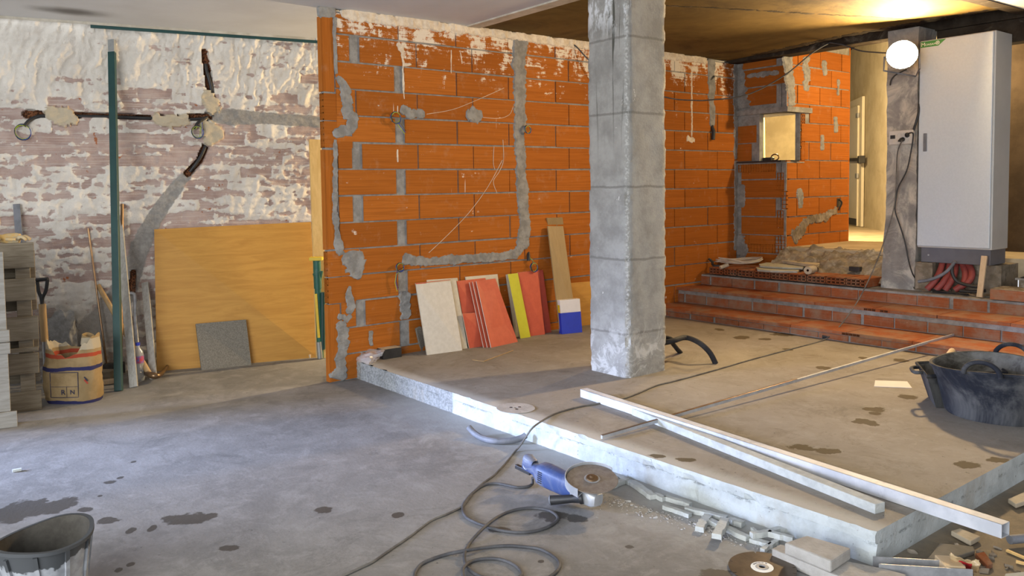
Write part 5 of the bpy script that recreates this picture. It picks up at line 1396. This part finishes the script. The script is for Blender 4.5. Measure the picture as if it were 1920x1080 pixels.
mb = MB(); mb.tube([G(1893, 1012, .03), G(1960, 1006, .03)], .018, 10); one(mb, 'pipe_offcut', M_GREYPL, 'dark pipe at the right edge beside the end of the straightedge', 'pipe', smooth=40)
SH = []
for i in range(26):
    u, v = rnd(1690, 1915), rnd(985, 1078)
    p = G(u, v, .004)
    if p.y > 1.42: continue
    SH.append(p)
mb = MB()
for p in SH: s = rnd(.006, .016); mb.obox(p, (V((rnd(-1, 1), rnd(-1, 1), 0)), V((rnd(-1, 1), rnd(-1, 1), .3)), (0, 0, 1)), (s, s*.7, s*.4))
tag(stuff(mb.build('floor_grit', M_RUBBLE)), 'brown grit and crumbs scattered on the dirt floor right of the platform', 'grit')
mb = MB(); mb.beam(G(23, 883, .008), G(40, 880, .008), (1, 0, 0), .016, .012); one(mb, 'stone_bit', M_STONE, 'tiny pale chip on the concrete floor at the far left', 'chip')

# ---- plywood sheet, paver, plank and green prop by the old wall
BLp, BRp, TLp, TRp = G(294, 696.5, 0), G(595, 670, 0), LW(289, 430, .03), LW(583, 416, .05)
nrm = (BRp-BLp).cross(TLp-BLp).normalized()
if nrm.dot(WN) > 0: nrm = -nrm
mb = MB(); mb.prism([BLp, BRp, TRp, TLp], nrm*.014); one(mb, 'plywood_sheet', M_PLY, 'large plywood sheet leaning on the old brick wall', 'board', bevel=.001)
p0, p1 = G(378, 694.5, 0), G(471.5, 684.5, 0)
tl, tr = hit(367, 607, BLp-nrm*.045, nrm), hit(461.5, 599, BLp-nrm*.045, nrm)
pn = (p1-p0).cross(tl-p0).normalized()
if pn.dot(WN) > 0: pn = -pn
mb = MB(); mb.prism([p0, p1, tr, tl], pn*.035); one(mb, 'paving_slab', M_PAVER, 'square speckled grey paving slab leaning on the plywood', 'paver', bevel=.003)
a, b = G(603.5, 671.5, 0), LW(590, 262, .035)
mb = MB(); mb.beam(a, b, WD, .105, .025); one(mb, 'yellow_plank', M_PLANK, 'tall pale yellow plank standing behind the end of the partition', 'plank', bevel=.002)
b0 = G(600.5, 672, 0); 
def PP(u, v): return hit(u, v, b0, V((FD.x, FD.y, 0)))
t = thing('steel_prop', 'green steel prop with yellow top plate standing at the partition end', 'prop', b0)
mb = MB(); mb.tube([PP(601, 671), PP(598, 600), PP(596, 540)], .028, 14); mb.build('outer_tube', M_GREEN, t, smooth=50)
mb = MB(); mb.tube([PP(596, 541), PP(594, 487)], .034, 14); mb.build('inner_tube', M_GREEN, t, smooth=50)
mb = MB(); mb.obox(PP(593, 485), (RD, FD, (0, 0, 1)), (.055, .05, .014)); mb.build('top_plate', M_YELP, t, bevel=.003)
mb = MB(); mb.tube([PP(598, 537), PP(590, 512)], .020, 10); mb.tube([PP(597, 537), PP(602, 508)], .018, 10); mb.build('brace_arm', M_GREEN, t, smooth=50)
mb = MB(); mb.beam(PP(593.5, 550)-FD*.03, PP(599, 632)-FD*.03, RD, .022, .016); mb.build('yellow_bar', M_YELP, t, bevel=.002)
mb = MB(); mb.tube([PP(605, 548), PP(605, 655)], .022, 12); mb.build('second_tube', M_DGREEN, t, smooth=50)
mb = MB(); mb.tube([PP(598.5, 640)-FD*.02, PP(601, 671)-FD*.02], .024, 12); mb.build('foot_sleeve', M_GALV, t, smooth=50)
mb = MB(); mb.beam(G(578, 668, .015), G(594, 662, .015), (0, 0, 1), .03, .04); one(mb, 'wood_wedge', M_STAKE, 'small wood wedge on the floor at the foot of the green prop', 'wedge', bevel=.002)

# ---- leaning poles and tools on the left
def pole(a, b, off, w_, t_, name, m, label, cat, zb=0, parts=None, wdir=None):
    A_, B_ = G(*a, zb), LW(*b, off)
    mb = MB(); mb.beam(A_, B_, wdir or RD, w_, t_)
    return mb, A_, B_
A_, B_ = G(222.5, 733, 0), LW(209.5, 75, .05)
t = thing('green_pole', 'tall dark green rectangular steel pole leaning on the old brick wall', 'pole', A_)
m1 = A_.lerp(B_, .962)
mb = MB(); mb.beam(A_, m1, RD, .055, .04); mb.build('tube', M_DGREEN, t, bevel=.003)
mb = MB(); mb.beam(m1, B_, RD, .050, .036); mb.build('bare_end', M_GALV, t, bevel=.003)
mb, A_, B_ = pole((251, 726), (222, 405), .05, .06, .022, '', None, '', ''); one(mb, 'timber_lath', M_GREYW, 'grey timber lath leaning just right of the green pole', 'slat', bevel=.002)
mb, A_, B_ = pole((288, 711), (272, 530), .05, .055, .022, '', None, '', ''); one(mb, 'timber_lath', M_GREYW, 'shorter grey timber lath leaning beside the plywood', 'slat', bevel=.002)
mb = MB(); mb.tube([G(234, 724, 0)+V((0, .12, 0)), LW(229, 383, .04)], .014, 8); one(mb, 'rusty_rod', M_RUST, 'brown pole leaning behind the green pole', 'rod', smooth=40)
mb = MB(); mb.tube([G(203, 704, 0), LW(165, 428, .03)], .008, 8); one(mb, 'thin_rod', M_RUST, 'thin rusty rod leaning left of the green pole', 'rod', smooth=40)
mb = MB(); q = [LW(31, 383, .03), LW(40, 500, .08), LW(48, 620, .15)]; q.append(V((q[2].x, q[2].y-.1, 0))); mb.beam(q[0], q[3], WD, .05, .035); one(mb, 'grey_pipe', M_GREYPL, 'dark grey square tube rising behind the pallets', 'pole', bevel=.003)
# crowbar
mb = MB(); mb.tube([LW(243, 550, .05), LW(250, 551, .06), LW(253, 560, .07), LW(254, 600, .12), LW(258, 650, .2), G(262, 700, .02)], .015, 10, smooth_pts=5); one(mb, 'crowbar', M_STEEL, 'dark curved crowbar leaning between the two grey laths', 'crowbar', smooth=50)
# mattock: handle across the poles, head on the floor
t = thing('pickaxe', 'pickaxe with wooden handle crossing behind the green pole', 'pickaxe', G(285, 708, 0))
hA, hB = LW(184, 535, .05), G(279, 700, .06)
mb = MB(); mb.tube([hA, hA.lerp(hB, .5), hB], lambda q: .019+.004*q, 10, smooth_pts=4); mb.build('handle', M_WOOD, t, smooth=50)
mb = MB(); mb.tube([G(262, 690, .05), G(279, 702, .06), G(300, 703, .05), G(318, 680, .03)], lambda q: .026-.02*abs(q-.45)*1.6, 8, smooth_pts=5); mb.build('head', M_RUST, t, smooth=50)
# bottle
c = G(261, 714, 0); s = .30/65
t = thing('water_bottle', 'clear plastic water bottle with blue cap and label beside the longer grey lath', 'bottle', c)
mb = MB(); mb.lathe([(.001, .0), (.038, .0), (.042, .012), (.042, .10), (.039, .115), (.042, .13), (.042, .20), (.036, .235), (.016, .262), (.015, .282)], c, n=28); mb.build('bottle_body', M_PET, t, smooth=50)
mb = MB(); mb.lathe([(.018, .280), (.018, .302), (.001, .303)], c, n=20); mb.build('cap', M_WATERCAP, t, smooth=40)
mb = MB(); mb.lathe([(.043, .145), (.043, .20)], c, n=28); mb.build('label', M_BLABEL, t, smooth=50)
mb = MB(); c = G(203, 718, 0); mb.obox(c+V((0, .05, .045)), (RD, FD, (0, 0, 1)), (.05, .05, .045)); one(mb, 'wood_block', M_PALLET, 'small wooden block on the floor left of the green pole', 'block', bevel=.003)
mb = MB(); a, b = G(168, 700, .055), G(240, 692, .055); mb.beam(a+V((0, .1, .0)), b+V((0, .1, .0)), (0, 0, 1), .085, .05); one(mb, 'timber_beam', mat('dark_timber', (.075, .07, .065), (.05, .048, .045), 9, .9), 'dark timber lying on the floor against the old wall', 'beam', bevel=.003)
mb = MB(); a, b = G(172, 722, .02), G(220, 716, .02); mb.beam(a+V((0, .05, 0)), b+V((0, .05, 0)), (0, 0, 1), .03, .06); one(mb, 'timber_batten', M_STAKE, 'pale batten lying under the dark timber', 'batten', bevel=.002)

# ---- sack
c = G(124, 759, 0)+FD*.13; c.z = 0
t = thing('cement_sack', 'open paper cement sack with blue and red bands standing beside the pallets', 'sack', c)
mb = MB(); rings = []; n = 48
hs = [0, .01, .03, .055, .08, .105, .13, .155, .18, .205, .23, .255, .28, .305, .33, .35, .37, .385, .40]
for j, h in enumerate(hs):
    ring = []
    for k in range(n):
        a = 2*PI*k/n; p = 3.0 if h < .3 else 2.3
        x = math.copysign(abs(math.cos(a))**(2/p), math.cos(a)); y = math.copysign(abs(math.sin(a))**(2/p), math.sin(a))
        wob = 1+.055*nz((x*1.3, y*1.3, h*6))+.045*nz((x*3.4, y*3.4, h*17), 1, 4)+.03*math.sin(h*14+x*2); rx, ry = .192*wob, .120*wob
        if h < .02: rx *= .96; ry *= .95
        top_ = max(0, (h-.24)/.16)
        dz = top_*(.075*math.cos(a)**2*(1 if math.cos(a) > 0 else .4)-.075*(1-abs(math.cos(a)))*(1 if math.sin(a) < 0 else .5))+top_*.03*nz((x*3, y*3, 4))
        k2 = 1-.10*top_+.06*top_*math.sin(3*a)
        ring.append(mb.bm.verts.new(c+RD*(rx*x*k2)+FD*(ry*y*k2)+V((0, 0, h+dz))))
    rings.append(ring)
# folded-in mouth
for h2, kk in ((.37, .88), (.30, .72), (.26, .5)):
    ring = []
    for k in range(n):
        v0 = rings[len(hs)-1][k].co; q = V((c.x, c.y, v0.z)); ring.append(mb.bm.verts.new(q+(v0-q)*kk+V((0, 0, (h2-.40)+.02*nz((k*.3, h2*9, 1))))))
    rings.append(ring)
for A, B in zip(rings, rings[1:]):
    for k in range(n): mb.bm.faces.new((A[k], A[(k+1) % n], B[(k+1) % n], B[k]))
mb.bm.faces.new(rings[0][::-1]); mb.bm.faces.new(rings[-1]); bag = mb.build('paper_bag', M_SACK, t, smooth=60)
def onsack(x, z, off=.004):     # place on the front face
    a = max(-1, min(1, x/.186)); y = -(1-abs(a)**3)**(1/3)*.121; return c+RD*x+FD*(y-off)+V((0, 0, z))
mb = MB()
def fr(x0, x1, z0, z1, th=.003):
    for (xa, za, xb, zb) in ((x0, z0, x1, z0), (x0, z1, x1, z1), (x0, z0, x0, z1), (x1, z0, x1, z1)):
        N = 6
        for i in range(N):
            p, q = onsack(xa+(xb-xa)*i/N, za+(zb-za)*i/N), onsack(xa+(xb-xa)*(i+1)/N, za+(zb-za)*(i+1)/N); mb.beam(p, q, FD, .002, th)
fr(-.11, .085, .05, .225, .004); fr(-.11, .085, .05, .125, .002); fr(.005, .085, .05, .125, .002)
mb.text('R', .05, onsack(-.035, .07, .006), RD, (0, 0, 1)); mb.text('N', .045, onsack(.028, .072, .006), RD, (0, 0, 1)); 
mb.build('printed_frame', M_INK, bag)
mb = MB(); mb.beam(onsack(.125, .17), onsack(.145, .14), FD, .002, .010); mb.build('red_stroke', M_REDINK, bag)
mb = MB(); mb.beam(onsack(.125, .19), onsack(.145, .16), FD, .002, .008); mb.build('blue_stroke', M_INK, bag)
mb = MB(); cc = c+RD*.10+FD*.02+V((0, 0, .43)); mb.lathe([(.036, -.04), (.040, .0), (.043, .035), (.036, .035), (.03, 0), (.02, -.03)], cc, (RD*.35+FD*-.1+V((0, 0, 1))), 18, fn=lambda a, r, h: (r*(1+.1*math.sin(3*a)), h)); mb.build('torn_flap', M_SACK, t, smooth=50)

# ---- pallets and gloves, shovel
def pallet(org, ud, label, W_, Hh, lay, m, st_front):
    """upright pallet: org bottom right corner of its face, ud toward the left"""
    org, ud = V(org), V(ud).normalized(); bk = V((0, 0, 1)).cross(ud); 
    if bk.dot(FD) < 0: bk = -bk
    t = thing('pallet', label, 'pallet', org+ud*W_/2)
    def bd(u0, u1, d0, d1, z0, z1, name, mm):
        mb = MB(); mb.prism([org+ud*u0+bk*d0+V((0, 0, z0)), org+ud*u1+bk*d0+V((0, 0, z0)), org+ud*u1+bk*d1+V((0, 0, z0)), org+ud*u0+bk*d1+V((0, 0, z0))], (0, 0, z1-z0)); mb.build(name, mm, t, bevel=.003)
    for z0, z1, d0 in lay: bd(rnd(-.006, .006), W_, d0, d0+.02, z0, z1, 'deck_board', m)
    for u0 in st_front: bd(u0, u0+.09, .02, .11, .01, Hh-.01, 'stringer', m)
    for z0, z1, d0 in lay: bd(0, W_, .11, .13, max(0, z0-.08), z1-.06, 'gap_back_board', m)  # rear boards added in every row, offset so the gaps stay dark
    return t
ul = -WD
pb = G(78, 768, 0)
pallet(pb, ul, 'weathered pallet standing upright behind against the wall', .9, 1.14, [(.0, .135, 0), (.255, .395, 0), (.485, .645, 0), (.755, .905, 0), (.975, 1.145, 0), (.405, .435, .0)], M_PALLET, (.03, .42, .78))
pf = G(33, 800, 0); t = thing('pallet', 'paler pallet standing upright in front at the left edge', 'pallet', pf)
bk = V((0, 0, 1)).cross(ul); bk = bk if bk.dot(FD) > 0 else -bk
def bd(u0, u1, d0, d1, z0, z1, name='deck_board', m=M_PALLETP):
    o_ = pf+ul*u0+bk*d0; mb = MB(); mb.prism([o_+V((0, 0, z0)), o_+ul*(u1-u0)+V((0, 0, z0)), o_+ul*(u1-u0)+bk*(d1-d0)+V((0, 0, z0)), o_+bk*(d1-d0)+V((0, 0, z0))], (0, 0, z1-z0)); mb.build(name, m, t, bevel=.003)
bd(0, .8, 0, .02, .0, .10); bd(.02, .8, .0, .02, .47, .54); bd(.02, .8, 0, .02, .545, .62)
bd(.035, .115, .02, .045, .10, 1.11, 'runner'); bd(.45, .53, .02, .045, .10, 1.11, 'runner')
for z0, z1 in ((.12, .22), (.27, .38), (.64, .76), (.80, .88), (.95, 1.08)): bd(.05, .8, .045, .065, z0, z1)
for z0, z1 in ((.02, .20), (.36, .56), (.70, .86), (.92, 1.02)): bd(.04, .8, .10, .12, z0, z1, 'gap_back_board', M_PALLET)  # added rear boards in darker wood, closing the gaps to look shaded
bd(.04, .11, .066, .10, .0, 1.08, 'stringer', M_PALLET)
# gloves
zg = 1.147
def glove(c, yaw, label):
    c = V(c); t = thing('work_glove', label, 'glove', c); e1 = V((math.cos(yaw), math.sin(yaw), 0)); e2 = V((-e1.y, e1.x, 0))
    mb = MB(); mb.lathe([(.001, -.075), (.030, -.07), (.040, -.03), (.043, .02), (.036, .05), (.001, .055)], c+V((0, 0, .026)), e1, 16, fn=lambda a, r, h: (r*(.6+.4*abs(math.cos(a))), h)); pm = mb.build('palm', M_GLOVE, t, smooth=60)
    for k, (dy, ln_, an) in enumerate(((-.032, .062, -.12), (-.011, .075, -.03), (.011, .07, .05), (.032, .055, .15))):
        b = c+e1*.045+e2*dy+V((0, 0, .026)); d_ = e1*math.cos(an)+e2*math.sin(an)
        mb = MB(); mb.tube([b, b+d_*ln_*.5+V((0, 0, .012)), b+d_*ln_+V((0, 0, -.008))], lambda q: .0125*(1-.25*q), 8, smooth_pts=3); mb.build('finger', M_GLOVE, t, smooth=60)
    b = c+e2*-.040+V((0, 0, .024)); mb = MB(); mb.tube([b-e1*.02, b+e1*.015-e2*.022, b+e1*.05-e2*.030], lambda q: .013*(1-.2*q), 8, smooth_pts=3); mb.build('thumb', M_GLOVE, t, smooth=60)
    mb = MB(); mb.lathe([(.034, -.13), (.036, -.10), (.031, -.07)], c+V((0, 0, .026)), e1, 16, fn=lambda a, r, h: (r*(.6+.4*abs(math.cos(a))), h)); mb.build('cuff', M_GLOVE, t, smooth=60)
g0 = G(35, 505, zg)
q0 = pb+ul*.13+bk*.06
glove((q0.x, q0.y, zg), math.atan2(RD.y, RD.x)+.1, 'tan leather work glove on top of the pallet, the one nearer the wall pipe')
q0 = pb+ul*.30+bk*.05
glove((q0.x, q0.y, zg), math.atan2(RD.y, RD.x)-.25, 'tan leather work glove on top of the pallet at the very left edge')
# shovel: D grip upward
t = thing('shovel', 'shovel with wooden shaft and dark T grip standing between pallet and sack', 'shovel', G(84, 745, 0))
s0, s1 = G(86, 742, .0)+FD*.1, LW(78, 560, .22)
def PSp(u, v): return hit(u, v, s0, V((FD.x, FD.y, 0)))
mb = MB(); mb.tube([PSp(79, 570), PSp(84, 640)], .026, 12); mb.build('shaft', M_WOOD, t, smooth=50)
mb = MB(); mb.tube([PSp(79, 572), PSp(77, 558), PSp(72, 545), PSp(70, 528)], .013, 8, smooth_pts=4); mb.tube([PSp(79, 572), PSp(80, 558), PSp(86, 545), PSp(89, 524)], .013, 8, smooth_pts=4); mb.tube([PSp(68, 525), PSp(90, 523)], .014, 8); mb.build('grip', M_BLACK, t, smooth=50)
mb = MB(); mb.tube([PSp(84, 638), PSp(87, 690)], .02, 8); q = [PSp(78, 690), PSp(98, 690), PSp(97, 735), PSp(88, 748), PSp(80, 735)]; mb.prism(q, FD*.012); mb.build('blade', M_STEEL, t, bevel=.002)
# broken stone lumps against the wall behind the sack
for i, (u, v, r0, lab) in enumerate(((118, 640, .13, 'upright broken plaster slab leaning on the wall behind the sack'), (172, 655, .10, 'broken plaster lump on the floor right of the sack'))):
    mb = MB(); bmesh.ops.create_icosphere(mb.bm, subdivisions=4, radius=1)
    cc = LW(u, v, .10)
    for q in mb.bm.verts:
        f = 1+.28*nz(q.co*1.6+V((i*3, 0, 0))); d_ = q.co.copy()
        q.co = cc+RD*d_.x*r0*f+FD*d_.y*.06*f+V((0, 0, d_.z*r0*(1.9 if i == 0 else 1.2)*f))
    zmin = min(q.co.z for q in mb.bm.verts)
    if i == 1:
        for q in mb.bm.verts: q.co.z -= zmin
    else:
        for q in mb.bm.verts: q.co.z = max(0, q.co.z if q.co.z > .2 else q.co.z*1.0); 
        zmin = min(q.co.z for q in mb.bm.verts)
        for q in mb.bm.verts: q.co.z -= zmin
    one(mb, 'plaster_lump', M_GREYW if i else M_MORTAR, lab, 'rubble', smooth=60)
